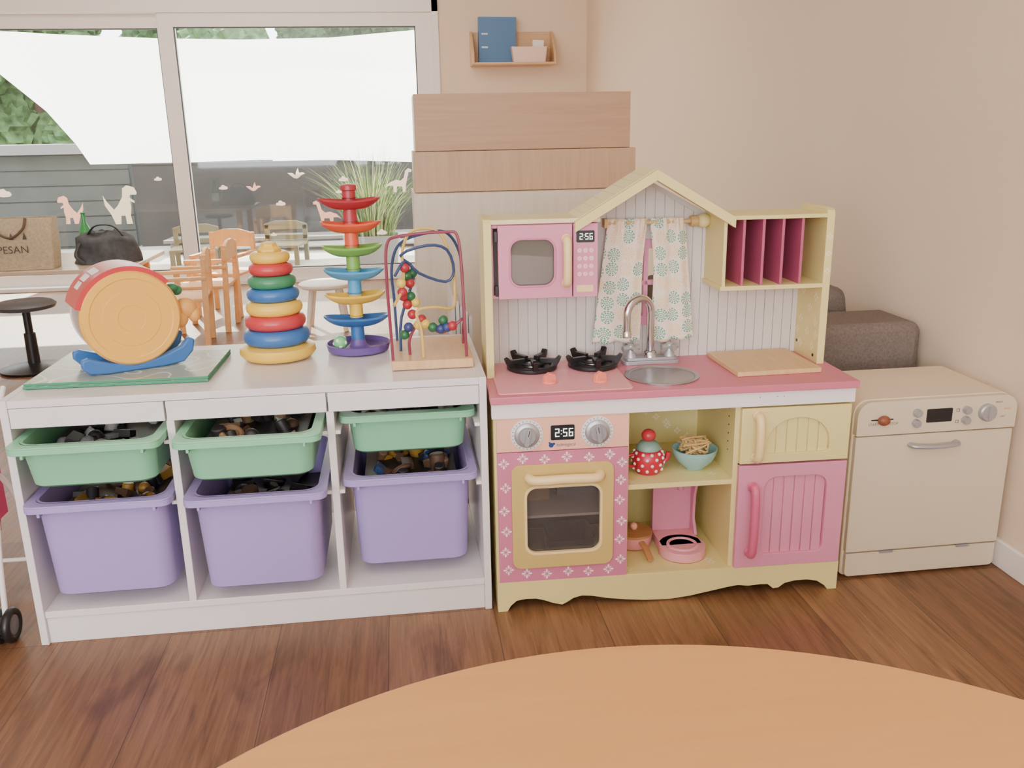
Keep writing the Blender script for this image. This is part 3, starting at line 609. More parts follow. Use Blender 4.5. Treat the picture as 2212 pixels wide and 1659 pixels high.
b=B(); b.box(.018,.022,.02,.27,.08,.46); b.box(.018,.294,.265,.276,.08,.222); b.box(.018,.294,.265,.276,.230,.46,mi=1); b.done('oven_lining',[mat('oven_inside',(52,42,40),.7),mat('oven_inside_grey',(110,104,104),.7)],K)
def pdoor(nm,x0,x1,z0,z1,I,M,lab):
    b=B(); b.ring(rectproj(I,x0,x1,z0,z1),I,-.002,.012)
    xs=[p[0] for p in I]; zs=[p[1] for p in I]; a,c=min(xs),max(xs); n=max(3,int((c-a)/.024)); w=(c-a)/n
    b.box(a-.003,c+.003,.0095,.012,min(zs)-.003,max(zs)+.003)
    for k in range(n): b.box(a+k*w+.0009,a+(k+1)*w-.0009,.0065,.010,min(zs)-.002,max(zs)+.002)
    return b.done(nm,M,K,bevel=.0016,smooth=30,label=lab)
arch=[]; ax0,ax1=.622,.772; az0=.352; azm=.362; H=.084
for i in range(25):
    a=PI*i/24; arch.append(((ax0+ax1)/2+(ax1-ax0)/2*math.cos(a),azm+ (H-.010)*math.sin(a)**.8))
arch+= [(ax0,az0+.004),(ax0+.01,az0),(.66,az0),(.70,az0),(.74,az0),(ax1-.01,az0),(ax1,az0+.004)]
d1=pdoor('yellow_cupboard_door',.562,.818,.331,.462,arch,M_yel,'pale yellow cupboard door with arched grooved panel')
I=rrect(.624,.774,.104,.296,(.014,.014,.03,.03),8)
d2=pdoor('pink_cupboard_door',.562,.818,.073,.326,I,M_pink2,'pink cupboard door with grooved panel')
handle_v(.597,.340,.452,-.002,M_cream,'handle',d1,.010,.026); handle_v(.595,.108,.282,-.002,mat('rose_handle',(208,98,130),.4),'handle',d2,.010,.026)
def kw(x,y,z): return tuple(K.matrix_basis@Vector((x,y,z)))
b=B(); b.prism(rrect(-.101,.101,-.098,.098,.004),0,.011,'z'); b.done('cutting_board',woodmat('board_wood',(206,168,116),(220,186,134),scale=(25,3,3)),loc=kw(.668,.162,.5185),rot=(0,0,math.radians(1)),bevel=.001,label='plain light wood cutting board on the pink counter',category='cutting board')
T=thing('toy_teapot','red toy teapot with white dots and pale teal lid','teapot',kw(.372,.085,.2915))
b=B(); pf=[(0,0),(.026,0),(.034,.014),(.037,.032),(.033,.050),(.024,.058),(0,.058)]; b.lathe(pf,seg=32); b.tube([(.033,0,.02),(.045,0,.03),(.049,0,.046)],.006,sm=5); b.tube([(-.033,0,.045),(-.05,0,.04),(-.048,0,.02),(-.034,0,.016)],.004,sm=5)
for row,(zz,rr_) in enumerate(((.012,.0335),(.026,.0362),(.040,.0358),(.051,.032))):
    for k in range(10):
        a=2*PI*(k+.5*(row%2))/10; b.ball((rr_*math.cos(a),rr_*math.sin(a),zz),.0040,mi=1,seg=10,n=6)
b.done('body',[mat('teapot_red',(192,42,62),.3),mat('dot_white',(245,228,228),.4)],T,smooth=50)
b=B(); b.lathe([(.028,.057),(.028,.064),(.02,.074),(0,.078)],seg=28); ld=b.done('lid',mat('teal_lid',(130,164,150),.35),T,smooth=50)
b=B(); b.ball((0,0,.090),(.017,.017,.015)); b.done('knob',M_red,ld,smooth=60)
M_teal=mat('teal_bowl',(150,194,192),.35)
b=B(); b.lathe([(0,0),(.022,0),(.024,.004),(.040,.018),(.050,.036),(.053,.050),(.051,.050),(.047,.036),(.036,.018),(.02,.007),(0,.006)],seg=40); b.done('toy_bowl',M_teal,loc=kw(.487,.095,.2915),smooth=50,label='pale teal toy bowl on the middle shelf',category='bowl')
b=B(); rnd=random.Random(5)
for k in range(24):
    pts=[(rnd.uniform(-.034,.034),rnd.uniform(-.03,.03),.034+rnd.uniform(0,.036)) for _ in range(5)]; b.tube(pts,.0022,sm=5,seg=6)
b.done('toy_noodles',mat('noodle',(214,180,118),.5),loc=kw(.487,.095,.2915+.004),kind='stuff',label='tangle of beige toy noodles in the teal bowl',category='toy food')
C=thing('toy_coffee_maker','pink wooden toy coffee maker with round drip plate','toy coffee maker',kw(.463,.136,.0735))
b=B(); b.prism(circ(0,-.045,.056,36),0,.022,'z'); b.box(-.050,.050,-.045,.055,0,.022); b.torus((0,-.045,.022),.034,.004,32,8); b.done('base',M_pinklt,C,bevel=.001)
b=B(); b.box(-.050,.050,.040,.055,.022,.185); b.done('back_panel',M_pink2,C,bevel=.001)
b=B(); b.box(-.051,.051,-.02,.055,.170,.195); b.prism([(.0,.022),(.04,.022),(.04,.170),(.0,.170),(.018,.12),(.022,.06)],.046,.053,'x'); b.ball((0,-.024,.183),.009,mi=1); b.cyl((0,-.02,.172),(0,-.02,.155),.008); b.done('top_arm',[M_pink2,M_whitef],C,bevel=.001)
P=thing('toy_frying_pan','coral toy pan with wooden lid standing on the lower shelf','toy pan',kw(.358,.15,.0735))
b=B(); b.lathe([(0,0),(.034,0),(.042,.008),(.045,.034),(.043,.034),(.04,.01),(0,.008)],seg=32); b.done('body',M_pinklt,P,smooth=50)
b=B(); b.lathe([(0,.034),(.046,.034),(.046,.040),(0,.042)],seg=32); b.ball((0,0,.05),(.009,.009,.01),mi=1); b.done('lid',[woodmat('pan_wood',(170,116,72),(194,140,92),scale=(8,8,8)),M_coral],P,smooth=50)
b=B(); b.tube([(.008,-.04,.026),(.012,-.07,.022),(.014,-.105,.010)],.008,sm=4,flat=.6,seg=10); b.done('handle',MATS['pan_wood'],P,smooth=60)
b=B(); b.box(-.034,.034,-.02,.02,0,.034); b.done('toy_block',M_beech,loc=kw(.105,.12,.2285),bevel=.002,label='light wooden toy block on the oven rack',category='toy block')
b=B(); b.box(-.05,.05,-.04,.04,0,.055); b.done('toy_box',mat('grey_box',(160,160,166),.6),loc=kw(.21,.16,.2285),bevel=.004,label='grey plastic toy box on the oven rack',category='toy box')
b=B(); I=rrect(-.05,.05,-.05,.05,.012); O=rrect(-.056,.056,-.056,.056,.014)
b.loft([[(p[0],p[1],0) for p in I],[(p[0],p[1],.06) for p in O],[(p[0]*.94,p[1]*.94,.06) for p in O],[(p[0]*.94,p[1]*.94,.006) for p in I]]); b.done('toy_basket',mat('dark_grey_plastic',(74,72,78),.5),loc=kw(.19,.13,.0735),smooth=40,label='dark grey plastic basket inside the toy oven',category='basket')
# ---------------------------------------------------------------- DISHWASHER
W=thing('toy_dishwasher','cream wooden toy dishwasher with silver handle','toy dishwasher',(.852,.000,0),rz=math.radians(.3))
M_dw=mat('cream_lacquer',(214,198,170),.4); M_dwt=mat('cream_top',(226,208,178),.45)
dw,dd,dh=.402,.268,.451
b=B(); prof=rrect(0,dw,.004,dh,(.012,.012,.036,.036),8); b.prism(prof,.016,dd); 
for x in (.03,.37):
    for y in (.04,.22): b.cyl((x,y,0),(x,y,.010),.012,mi=1)
b.done('body',[M_dwt,M_dark],W,bevel=.003)
b=B(); b.prism(rrect(.002,dw-.002,.368,dh-.002,(.003,.003,.034,.034),8),0,.018)
q=.004
b.prism(rrect(.172,.236,.388+q,.421+q,.003),-.0012,.001,mi=1)
b.prism(rrect(.035,.090,.400+q,.403+q,.001),-.0008,.001,mi=1)
T_=mat('print_brown',(110,80,60),.6)
b.text('START',.0088,(.042,-.0005,.3905+q),mi=3); b.text('STOP',.0088,(.092,-.0005,.3905+q),mi=3)
b.text('WASH',.0065,(.352,-.0005,.428+q),mi=3); b.text('RINSE',.0065,(.375,-.0005,.411+q),mi=4); b.text('DRY',.0065,(.366,-.0005,.392+q),mi=3)
for z in (.414+q,.386+q): b.ring(rrect(.246,.254,z-.004,z+.004,.001,2),rrect(.247,.253,z-.003,z+.003,.0008,2),-.0006,.0002,mi=3)
cpd=b.done('control_panel',[M_dw,M_black,M_silver,T_,mat('print_orange',(220,120,70),.6)],W,bevel=.001,smooth=35)
b=B(); b.ball((.063,-.008,.4015+q),(.015,.010,.012)); b.done('slider_knob',woodmat('knob_wood',(120,66,42),(146,84,54)),cpd,smooth=60,label='brown wooden slider knob')
for x,z,r in ((.146,.416,.0095),(.146,.391,.0095),(.270,.416,.0095),(.270,.391,.0095),(.322,.407,.021)):
    b=B(); z+=q*.6; b.lathe([(r,0),(r,-.010),(r*.85,-.013),(0,-.013)],(x,0,z),28,axis='y'); 
    if r>.01: b.box(x-.002,x+.002,-.016,-.012,z-.016,z+.016)
    b.done('control_knob',M_silver,cpd,smooth=40)
b=B(); b.prism(rrect(.004,dw-.004,.070,.364,.003,3),.002,.018); dr=b.done('door',M_dw,W,bevel=.002)
b=B(); b.tube([(.140,.004,.340),(.146,-.012,.339),(.197,-.018,.338),(.248,-.012,.339),(.254,.004,.340)],.008,sm=6,seg=12,flat=.7); b.done('handle',M_silver,dr,smooth=60)
b=B(); b.prism(rrect(.006,dw-.006,.006,.066,(.012,.012,.002,.002),6),.004,.018); b.done('kick_plate',M_dw,W,bevel=.001)
for x in (.09,.29):
    b=B(); b.box(x,x+.035,.001,.006,.063,.069); b.done('hinge',M_silver,W)
# ---------------------------------------------------------------- SOFA
M_sofa=mat('grey_brown_fabric',(118,106,98),.95,noise=.18,nscale=160,bump=.6)
S=thing('sofa','grey-brown fabric sofa with boxy arm against the wall','sofa',(0,0,0))
b=B(); b.prism(rrect(.70,1.250,.04,.538,.03),.405,.615); b.done('arm',M_sofa,S,bevel=.022)
b=B(); b.box(.90,1.25,.62,1.15,.05,.36); b.done('seat',M_sofa,S,bevel=.02)
b=B(); b.box(.66,.89,.62,1.15,.05,.58); b.done('backrest',M_sofa,S,bevel=.02)
b=B(); b.M=Matrix.Translation((1.130,.79,.475))@Matrix.Rotation(-.15,4,'Y'); 
L_=[]
for k in range(9):
    a=-PI/2+PI*k/8; q=math.cos(a)**.35 if math.cos(a)>0.001 else .02
    L_.append([(math.sin(a)*.05,p[0]*(.55+.45*q),p[1]*(.55+.45*q)) for p in rrect(-.115,.115,-.115,.115,.03,5)])
b.loft(L_); b.M=Matrix.Identity(4); b.done('cushion',M_sofa,S,smooth=60)
# ---------------------------------------------------------------- CABINETS BEHIND
M_cab1=woodmat('cabinet_beech',(180,140,106),(194,156,122),scale=(1.2,1,22)); M_cab2=woodmat('cabinet_beech_vertical',(186,148,114),(200,164,128),scale=(26,2,1.5)); M_cab3=woodmat('cabinet_birch',(216,200,178),(228,214,192),scale=(20,2,1.5))
def cab(x0,x1,y0,y1,z0,z1,M,lab):
    T=thing('wooden_cabinet',lab,'cabinet',((x0+x1)/2,(y0+y1)/2,z0)); w=(x1-x0)/2; d=(y1-y0)/2; h=z1-z0; b=B()
    b.box(-w,-w+.018,-d,d,0,h); b.box(w-.018,w,-d,d,0,h); b.box(-w+.018,w-.018,-d,d,h-.018,h); b.box(-w+.018,w-.018,-d,d,0,.018); b.done('carcass',M,T,bevel=.001)
    b=B(); b.box(-w+.001,w-.001,-d-.006,-d,.001,h-.001); b.done('back_panel',M,T)
cab(-.118,.640,1.19,1.55,0,.870,M_cab3,'pale birch cabinet on the floor, back towards the play kitchen')
cab(-.112,.648,1.24,1.55,.871,1.004,M_cab2,'low light beech box stacked on a birch cabinet')
cab(-.103,.640,1.29,1.55,1.005,1.190,M_cab1,'light beech box stacked on top of the cabinets')
b=B()
for k in range(5): b.prism(rrect(-.006+k*.012,.004+k*.012,.0,.62-.015*k,.003,2),-.1,.1,'y')
b.done('folded_boards',mat('pale_board',(214,206,200),.6),loc=(-.03,.75,0.0),label='stack of pale folded panels leaning upright',category='panels')
# ---------------------------------------------------------------- WALL SHELF
S2=thing('wall_shelf','light wood wall shelf with raised back panel','shelf',(.707,YF,1.53))
b=B(); b.box(-.30,.30,-.015,-.001,0,.235); b.box(-.285,.285,-.20,-.015,0,.016)
b.prism([(-.015,.0),(-.015,.235),(-.05,.235),(-.20,.08),(-.20,0)],-.30,-.285,'x'); b.prism([(-.015,.0),(-.015,.235),(-.05,.235),(-.20,.08),(-.20,0)],.285,.30,'x'); b.done('body',M_beechx,S2,bevel=.002)
b=B(); b.box(-.135,.135,-.03,.03,0,.31); b.box(-.125,.125,-.026,.026,.004,.312,mi=1)
for z in (.10,.19): b.box(-.115,-.07,-.0312,-.03,z,z+.012,mi=2)
b.done('ring_binder',[mat('binder_blue',(84,124,168),.5),M_whitef,M_steel],loc=(.60,YF-.052,1.549),rot=(0,math.radians(.5),0),bevel=.002,label='blue ring binder standing on the wall shelf',category='binder')
T=B(); I=rrect(-.115,.115,-.04,.04,.01); O=rrect(-.13,.13,-.048,.048,.014)
T.loft([[(p[0],p[1],0) for p in I],[(p[0],p[1],.085+.02*abs(p[0])/.13) for p in O],[(p[0]*.95,p[1]*.92,.085+.02*abs(p[0])/.13) for p in O],[(p[0]*.94,p[1]*.9,.006) for p in I]])
T.done('plastic_basket',mat('blush_plastic',(240,208,192),.5),loc=(.82,YF-.140,1.5465),smooth=40,label='blush pink plastic basket on the wall shelf',category='basket')
b=B(); b.box(-.04,.04,-.012,.012,0,.14); b.done('note_pad',M_whitef,loc=(.88,YF-.14,1.556),rot=(0,.05,0),label='white note pad standing in the basket',category='note pad')
# ---------------------------------------------------------------- ROUND TABLE
TB=thing('round_table','round orange-toned beech children table','table',(.021,-1.567,0))
M_tab=woodmat('table_beech',(200,146,84),(207,154,92),rough=.42,scale=(1.5,14,2))
b=B(); b.lathe([(0,.474),(.600,.474),(.608,.478),(.610,.487),(.608,.496),(.602,.5),(0,.5)],seg=128); b.done('tabletop',M_tab,TB,smooth=30)
for k in range(4):
    a=PI/4+k*PI/2; b=B(); b.cyl((.42*math.cos(a),.42*math.sin(a),0),(.42*math.cos(a),.42*math.sin(a),.474),.022,.026,seg=20); b.done('leg',M_tab,TB)
# ---------------------------------------------------------------- DOLL BUGGY
DB=thing('doll_stroller','white-framed doll stroller with pink fabric beside the storage unit','doll stroller',(-1.195,.12,0))
def wheel(x,y):
    b=B(); b.torus((x,y,.040),.031,.009,30,10,axis='x'); b.lathe([(.006,-.008),(.022,-.006),(.024,0),(.022,.006),(.006,.008)],(x,y,.04),24,axis='x',mi=1)
    b.done('wheel',[M_black,mat('hub_grey',(120,118,122),.5)],DB,smooth=50)
for x in (.135,.110,-.12,-.145): wheel(x,-.09)
for x in (.11,-.13): wheel(x,.22)
b=B()
for sx in (.125,-.13): b.tube([(sx,-.09,.05),(sx,-.06,.22),(sx-.02,.05,.42),(sx-.02,.14,.52)],.006,sm=5); b.tube([(sx-.02,.22,.05),(sx-.02,.08,.30),(sx-.02,-.04,.40)],.006,sm=5)
b.cyl((.11,-.09,.05),(-.13,-.09,.05),.005); b.cyl((.11,.22,.05),(-.13,.22,.05),.005); b.done('stroller_frame',M_whitef,DB)
b=B(); b.loft([[(x,-.05,.22),(x,.06,.20),(x,.13,.42),(x,.12,.42),(x,.05,.215),(x,-.05,.235)] for x in (-.12,.08)]); b.box(-.125,-.115,-.04,.12,.22,.33); b.box(.078,.084,-.05,.10,.23,.34); b.done('seat_fabric',mat('hot_pink_fabric',(206,72,116),.8),DB)
# ---------------------------------------------------------------- BACK AREA FURNITURE
def chair_master(loc,rz,lab):
    T=thing('child_chair',lab,'chair',loc,rz,group='wooden children chairs'); M=M_orangewood
    b=B(); b.prism(rrect(-.15,.15,-.14,.14,.03),.25,.268,'z'); b.done('seat',M,T,bevel=.003)
    for x in (-.135,.135):
        b=B(); b.prism([(-.14,0),(-.11,0),(-.11,.37),(-.14,.37)],x-.012,x+.012,'x'); b.done('leg',M,T,bevel=.003)
        b=B(); b.prism([(.11,0),(.14,0),(.16,.49),(.132,.49)],x-.012,x+.012,'x'); b.done('leg',M,T,bevel=.003)
        b=B(); b.prism([(-.15,.36),(.15,.36),(.15,.38),(-.15,.38)],x-.016,x+.016,'x'); b.done('armrest',M,T,bevel=.003)
    b=B(); L=[(-.15,.40),(.15,.40),(.15,.47),(.11,.495),(.05,.51),(-.05,.51),(-.11,.495),(-.15,.47)]
    b.prism(L,.137,.154); b.done('backrest',M,T,bevel=.003)
    return T
ch=chair_master((-1.26,3.86,0),math.radians(-15),'orange beech child chair with armrests')
copy_thing(ch,(-1.28,3.40,0),math.radians(-92),'orange beech child chair at the end of the table')
copy_thing(ch,(-1.33,2.98,0),math.radians(-84),'orange beech child chair turned towards the table')
TA=thing('low_table','long low table with pale wooden top','table',(-2.35,3.1,0))
M_tt=woodmat('pale_table',(190,164,138),(206,182,154),rough=.2,scale=(2,20,2))
b=B(); b.prism(rrect(-.95,.84,-.34,.40,.03),.428,.450,'z'); b.done('tabletop',M_tt,TA,bevel=.003)
for x in (-.85,.74):
    for y in (-.26,.32): b=B(); b.cyl((x,y,0),(x,y,.428),.025); b.done('leg',M_orangewood,TA)
ZB=.4515
BG=thing('tote_bag','woven beige tote bag with dark lettering on the table','bag',(-2.05,2.87,ZB),rz=math.radians(3))
b=B(); L0=[(p[0],p[1]) for p in rrect(-.17,.17,-.07,.07,.02)]
b.loft([[(p[0],p[1],0) for p in L0],[(p[0]*1.06,p[1]*1.1,.12) for p in L0],[(p[0]*1.1,p[1]*.75,.25) for p in L0],[(p[0]*1.08,p[1]*.65,.25) for p in L0],[(p[0]*.98,p[1]*.9,.02) for p in L0]])
b.text('PESAN',.050,(.0,-.081,.10),mi=1)
for x in (-.07,-.01,.05): b.poly([(x,-.078,.15),(x+.02,-.078,.15),(x+.01,-.078,.185)],1)
b.done('body',[mat('jute',(180,162,132),.9,noise=.15,nscale=90),mat('bag_print',(90,78,70),.8)],BG,smooth=50)
b=B(); b.tube([(-.08,-.06,.25),(-.07,-.09,.20),(0,-.10,.16),(.06,-.09,.2),(.07,-.06,.25)],.006,sm=5); b.done('handle',mat('bag_handle',(90,70,55),.8),BG)
BP=thing('black_backpack','slouched black fabric backpack lying on the table','backpack',(-1.68,3.02,ZB),rz=.1)
M_bp=mat('black_fabric',(66,66,68),.8,noise=.3,nscale=30,bump=.5)
b=B(); 
loops=[]
for k in range(11):
    t=k/10; h=.155*t; q=(1-.2*t-.6*max(0,t-.85)/.15*.8)
    loops.append([((.165*q)*math.cos(a)*(1+.06*math.sin(3*a+4*t)),(.11*q)*math.sin(a)*(1+.08*math.sin(5*a+t*6)),h+.012*math.sin(4*a)*t) for a in [2*PI*i/32 for i in range(32)]])
b.loft(loops); b.done('body',M_bp,BP,smooth=70)
b=B(); b.tube([(-.08,-.03,.14),(-.03,-.05,.19),(.05,-.04,.185),(.10,-.02,.12)],.010,sm=6,flat=.4); b.tube([(-.11,-.08,.11),(-.13,-.11,.05),(-.09,-.12,.01)],.009,sm=6,flat=.4); b.done('strap',M_bp,BP,smooth=60)
BT=thing('glass_bottle','green glass bottle with label standing on the table','bottle',(-1.84,3.22,ZB))
b=B(); b.lathe([(0,0),(.030,0),(.032,.01),(.032,.13),(.027,.155),(.012,.19),(.011,.232),(.013,.234),(.013,.242),(0,.242)],seg=28); b.done('body',mat('green_glass',(60,140,80),.1),BT,smooth=40)
b=B(); b.lathe([(.0325,.05),(.0325,.12),(.0320,.12),(.0320,.05)],seg=28,closed=True); b.done('bottle_label',M_whitef,BT)
ST=thing('swivel_stool','black swivel stool on a round base','stool',(-1.95,2.58,0))
b=B(); b.lathe([(0,.295),(.10,.295),(.13,.302),(.137,.318),(.12,.332),(0,.332)],seg=40); b.done('seat',mat('black_leatherette',(74,72,74),.45),ST,smooth=50)
b=B(); b.cyl((0,0,.03),(0,0,.18),.028,.026); b.cyl((0,0,.17),(0,0,.30),.018); b.done('pole',M_black,ST)
b=B(); b.lathe([(0,0),(.15,0),(.155,.012),(.12,.02),(.04,.035),(0,.035)],seg=40); b.done('base',M_black,ST,smooth=50)
RS=thing('round_stool','small pale wooden stool on splayed legs','stool',(-.60,3.25,0))
b=B(); b.lathe([(0,.24),(.14,.24),(.15,.25),(.15,.262),(.14,.268),(0,.268)],seg=40); b.done('seat',mat('pale_wood_seat',(226,216,202),.5),RS,smooth=40)
for k in range(4):
    a=PI/4+k*PI/2; b=B(); b.cyl((.15*math.cos(a),.15*math.sin(a),0),(.10*math.cos(a),.10*math.sin(a),.242),.014,.017); b.done('leg',MATS['pale_wood_seat'],RS)
# ---------------------------------------------------------------- WINDOW STICKERS
M_st1=thinmat('sticker_cream',(236,214,182),.5); M_st2=thinmat('sticker_coral',(236,176,150),.5); M_st3=thinmat('sticker_white',(240,208,192),.5)
def sticker(nm,lab,pts,x,z,s_,M,flip=1,y=None):
    b=B(); q=[(p[0]*s_*flip,p[1]*s_) for p in pts]
    b.poly([(p[0],0,p[1]) for p in q]); b.done(nm,M,loc=(x,(YF+.0212) if y is None else y,z),label=lab,category='window sticker',smooth=0)
trex=[(-.5,-.9),(-.25,-.9),(-.2,-.5),(0,-.5),(.02,-.9),(.3,-.9),(.25,-.5),(.32,-.1),(.3,.2),(.5,.1),(.5,.2),(.3,.35),(.32,.5),(.62,.5),(.66,.6),(.55,.85),(.2,.95),(0,.8),(-.05,.4),(-.3,0),(-.5,-.2),(-.8,.2),(-.95,.5),(-.9,.0),(-.65,-.45)]
sau=[(-.9,-.3),(-.6,0),(-.2,.15),(.1,.1),(.3,.3),(.4,.7),(.6,.85),(.8,.75),(.78,.62),(.6,.6),(.52,.3),(.42,-.1),(.35,-.6),(.2,-.6),(.18,-.25),(-.15,-.25),(-.2,-.6),(-.36,-.6),(-.4,-.2),(-.65,-.2)]
ptr=[(-.9,.3),(-.4,.3),(-.1,.05),(.0,.4),(.2,.8),(.3,.3),(.7,.35),(.9,.2),(.5,.05),(.3,-.15),(.0,-.3),(-.3,-.2),(-.55,.0)]
cld=[(-.8,-.2),(-.7,.15),(-.4,.2),(-.25,.5),(.1,.55),(.35,.3),(.65,.25),(.8,-.05),(.6,-.25),(0,-.3)]
yl=YF+.0912
sticker('dinosaur_sticker','cream standing dinosaur sticker on the window glass',trex,-2.16,.60,.15,M_st1,1,yl)
sticker('dinosaur_sticker','coral walking dinosaur sticker on the window glass',trex,-2.55,.575,.11,M_st2,-1,yl)
sticker('dinosaur_sticker','coral long-necked dinosaur sticker on the window glass',sau,-.70,.50,.12,M_st2,-1)
sticker('dinosaur_sticker','pale spiky dinosaur sticker on the window glass',sau,-.15,.72,.12,M_st3,1)
for x,z,s_,y in ((-.90,.785,.07,None),(-1.215,.70,.06,None)): sticker('flying_dinosaur_sticker','small coral flying dinosaur sticker on the window glass',ptr,x,z,s_,M_st2 if s_<.065 else M_st3,1,y)
for x,z,s_,y in ((-1.43,.71,.04,None),(-1.03,.585,.045,None),(-.56,.75,.045,None),(-1.90,.78,.035,yl),(-2.98,.70,.07,yl),(-.60,.66,.03,None),(-1.1,.36,.03,None),(-.3,.35,.05,None)): sticker('cloud_sticker','small pale pink cloud sticker on the window glass',cld,x,z,s_,M_st3,1,y)
# ---------------------------------------------------------------- OUTSIDE
b=B(); b.box(-9,5,YF+.2,9.2,-.16,-.06); b.box(-9,5,9.2,22,-.2,-.1); b.done('terrace_ground',mat('pale_paving',(180,172,162),.8,noise=.12,nscale=3),kind='structure',smooth=0)
CX,CY,CZ=-.173,-1.824,1.059
cols=[((-.43,.108,8.0),(-.43,.098,8.1)),((-.39,.107,8.0),(-.3897,.0661,8.5)),((-.36,.1055,8.0),(-.3512,.0301,8.9)),((-.34,.104,8.0),(-.327,-.003,9.3)),((-.32,.103,8.0),(-.3157,-.0236,9.6)),((-.2334,.0992,8.0),(-.2105,-.0235,9.6)),((-.15,.0975,8.0),(-.1436,-.0226,9.6)),((-.06,.099,8.0),(-.06,-.0245,9.6)),((.0262,.1059,8.0),(.0198,-.0283,9.6)),((.09,.112,8.0),(.08,-.03,9.6))]
b=B(); rows=10; G=[]
for (k0,z0,t0),(k1,z1,t1) in cols:
    p0=Vector((CX+k0*t0,CY+t0,CZ+z0*t0)); p1=Vector((CX+k1*t1,CY+t1,CZ+z1*t1))
    G.append([b.v(p0.lerp(p1,r/rows)+Vector((0,.05*math.sin(PI*r/rows),0))) for r in range(rows+1)])
for i in range(len(G)-1):
    for r in range(rows): b.f([G[i][r],G[i+1][r],G[i+1][r+1],G[i][r+1]])
b.done('shade_sail',thinmat('sail_cloth',(250,248,242),.55),label='large white sun shade sail stretched over the terrace',category='shade sail',smooth=60)
b=B()
b.box(-2.95,4.0,8.3,8.33,-.06,.80)
for x in (-2.9,-1.0,.9,2.8): b.box(x,x+.08,8.33,8.40,-.06,.82)
b.box(-2.95,4.0,8.29,8.34,.80,.815); b.done('garden_fence',mat('dark_grey_fence',(56,54,53),.85,noise=.15,nscale=3),label='dark grey screen fence around the terrace',category='fence')
b=B(); b.box(-6.5,-3.0,8.3,10.3,-.06,.93)
for k in range(6): b.box(-6.5,-2.99,8.285,8.30,-.03+k*.16,.115+k*.16)
b.box(-6.7,-2.9,8.15,10.4,.93,1.03,mi=1); b.done('garden_shed',[mat('shed_boards',(62,66,64),.8,noise=.15,nscale=5),mat('shed_roof',(110,110,110),.7)],label='low grey-green boarded shed with pale flat roof',category='shed')
M_leaf=mat('tree_leaves',(70,100,56),.8,noise=.6,nscale=9)
def tree(x,y,h,r,seed):
    rnd=random.Random(seed); T=thing('tree','leafy green tree beyond the terrace','tree',(x,y,-.15))
    b=B(); b.cyl((0,0,0),(0,0,h*.6),.12,.08); b.done('trunk',mat('bark',(80,62,48),.9),T)
    bm=bmesh.new()
    for k in range(18):
        c=Vector((rnd.uniform(-r,r)*.85,rnd.uniform(-r,r)*.6,h*.5+rnd.uniform(-.42,.5)*h)); s_=rnd.uniform(.35,.55)*r
        mtx=Matrix.Translation(c)@Matrix.Scale(s_,4)
        res=bmesh.ops.create_icosphere(bm,subdivisions=4,radius=1,matrix=mtx)
        for v in res['verts']:
            d=(v.co-c); v.co=c+d*(1+rnd.uniform(-.16,.16))
    me=bpy.data.meshes.new('foliage'); bm.to_mesh(me); bm.free(); me.materials.append(M_leaf)
    o=bpy.data.objects.new('foliage',me); scene.collection.objects.link(o); o.parent=T; o['kind']='stuff'
for i,(x,y,h,r) in enumerate(((-8.4,12.6,3.0,1.05),(-5.3,12.6,3.4,1.05),(-2.2,13,4.6,1.05),(.9,13,4.8,1.05),(3.9,13,4.6,1.05),(-10.4,15.8,3.4,1.1),(-7.0,15.8,4.4,1.1),(-3.7,15.8,5,1.1),(-.6,15.8,5.2,1.1),(2.5,15.8,5.2,1.1))): tree(x,y,h,r,i+2)
GP=thing('potted_grass','tall ornamental grass in a pale grey planter','potted plant',(-.40,5.95,-.06))
b=B(); O=rrect(-.24,.24,-.16,.16,.03); I=rrect(-.2,.2,-.12,.12,.03)
b.loft([[(p[0],p[1],0) for p in I],[(p[0],p[1],.30) for p in O],[(p[0]*.92,p[1]*.9,.30) for p in O],[(p[0]*.85,p[1]*.85,.25) for p in O]]); b.done('planter',mat('grey_planter',(150,148,146),.7),GP,smooth=40)
b=B(); rnd=random.Random(11)
for k in range(620):
    a=rnd.uniform(0,2*PI); r0=rnd.uniform(0,.14); L=rnd.uniform(.4,.85); lean=rnd.uniform(.1,.8); w=rnd.uniform(.004,.008)
    p=Vector((r0*math.cos(a)*1.4,r0*math.sin(a),.24)); d=Vector((math.cos(a),math.sin(a)*.7,0)); n_=Vector((-math.sin(a),math.cos(a),0)); prev=None
    for s_ in range(6):
        t=s_/5; q=p+d*(lean*L*t*t)+Vector((0,0,L*(t-.35*lean*t*t))); ww=w*(1-t)+.0004
        cur=(b.v(q-n_*ww),b.v(q+n_*ww))
        if prev: b.f([prev[0],prev[1],cur[1],cur[0]],k%3)
        prev=cur
o=b.done('foliage',[thinmat('grass_green',(140,162,98),.4),thinmat('grass_pale',(205,200,150),.4),thinmat('grass_dark',(96,124,76),.4)],GP,norm=False,smooth=0); o['kind']='stuff'
def gchair(loc,rz):
    T=thing('garden_chair','pale wooden garden chair on the terrace','chair',loc,rz,group='garden chairs'); M=mat('garden_wood',(120,108,80),.6)
    b=B(); b.box(-.2,.2,-.2,.2,.16,.18); b.done('seat',M,T)
    for x in (-.18,.18):
        for y,h in ((-.18,.16),(.18,.33)): b=B(); b.box(x-.02,x+.02,y-.015,y+.015,0,h); b.done('leg',M,T)
    b=B(); b.box(-.2,.2,.165,.18,.20,.24); b.prism([(-.2,.29),(.2,.29),(.2,.34),(.1,.37),(-.1,.37),(-.2,.34)],.165,.185); b.done('backrest',M,T,bevel=.003); return T
g1=gchair((-2.0,6.5,-.06),.1); copy_thing(g1,(-1.25,6.6,-.06),-.15)
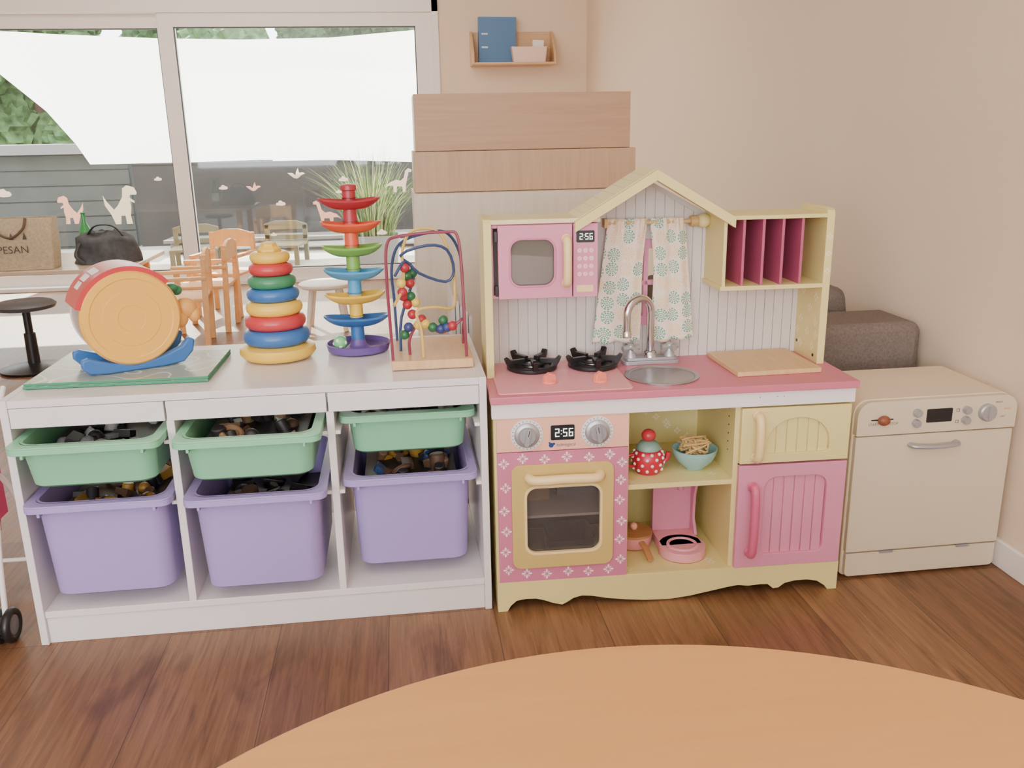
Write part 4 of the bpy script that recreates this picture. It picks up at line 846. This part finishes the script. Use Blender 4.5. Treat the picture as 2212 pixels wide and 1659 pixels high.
GT=thing('garden_table','pale garden table standing on the terrace','table',(-.6,7.6,-.06)); b=B(); b.box(-1.9,1.3,-.2,.2,.12,.15); b.done('tabletop',mat('pale_plank',(110,106,100),.7),GT)
for x in (-1.8,1.2):
    b=B(); b.box(x-.04,x+.04,-.18,.18,0,.12); b.done('leg',MATS['pale_plank'],GT)
# ---------------------------------------------------------------- LIGHT
w=bpy.data.worlds.new('World'); scene.world=w; w.use_nodes=True; bg=w.node_tree.nodes['Background']; bg.inputs[0].default_value=(.94,.95,1,1); bg.inputs[1].default_value=9.0
def aim(o,d): o.rotation_euler=Vector(d).to_track_quat('-Z','Y').to_euler()
l=bpy.data.lights.new('Sun','SUN'); l.energy=24; l.angle=.01; l.color=(1,.92,.78); o=bpy.data.objects.new('Sun',l); scene.collection.objects.link(o); aim(o,(.30,-.80,-.72))
def area(n,loc,d,sx,sy,e,c): 
    l=bpy.data.lights.new(n,'AREA'); l.shape='RECTANGLE'; l.size=sx; l.size_y=sy; l.energy=e; l.color=c; o=bpy.data.objects.new(n,l); scene.collection.objects.link(o); o.location=loc; aim(o,d)
area('fill_overhead',(-.9,-1.2,2.44),(0,.15,-1),3.0,2.2,38,(1,.94,.87))  # added overhead fill, out of view, lifts the furniture fronts
area('fill_rear',(-1.2,-3.3,2.2),(0,.8,-.45),3.5,1.4,26,(1,.94,.87))  # added fill from behind the camera, not a fixture of the room
area('fill_window_side',(-1.2,3.0,2.44),(0,.35,-1),2.6,1.6,70,(1,.94,.85))  # added fill to brighten window frame, back area and far wall
# ---------------------------------------------------------------- CAMERA
f_,p,yw,r_=1911.8,math.radians(15.821),math.radians(7.048),math.radians(-1.053)
fw=Vector((math.sin(yw)*math.cos(p),math.cos(yw)*math.cos(p),-math.sin(p))); rt=Vector((math.cos(yw),-math.sin(yw),0)); up=rt.cross(fw)
a=rt*math.cos(r_)+up*math.sin(r_); u2=-rt*math.sin(r_)+up*math.cos(r_)
cd=bpy.data.cameras.new('Camera'); cd.sensor_width=36; cd.lens=36*f_/2212; cd.clip_start=.02; cam=bpy.data.objects.new('Camera',cd); scene.collection.objects.link(cam)
M=Matrix((( a.x,u2.x,-fw.x,CX),(a.y,u2.y,-fw.y,CY),(a.z,u2.z,-fw.z,CZ),(0,0,0,1))); cam.matrix_world=M
scene.camera=cam
scene.view_settings.view_transform='AgX'
scene.view_settings.look='None'
scene.view_settings.exposure=.1
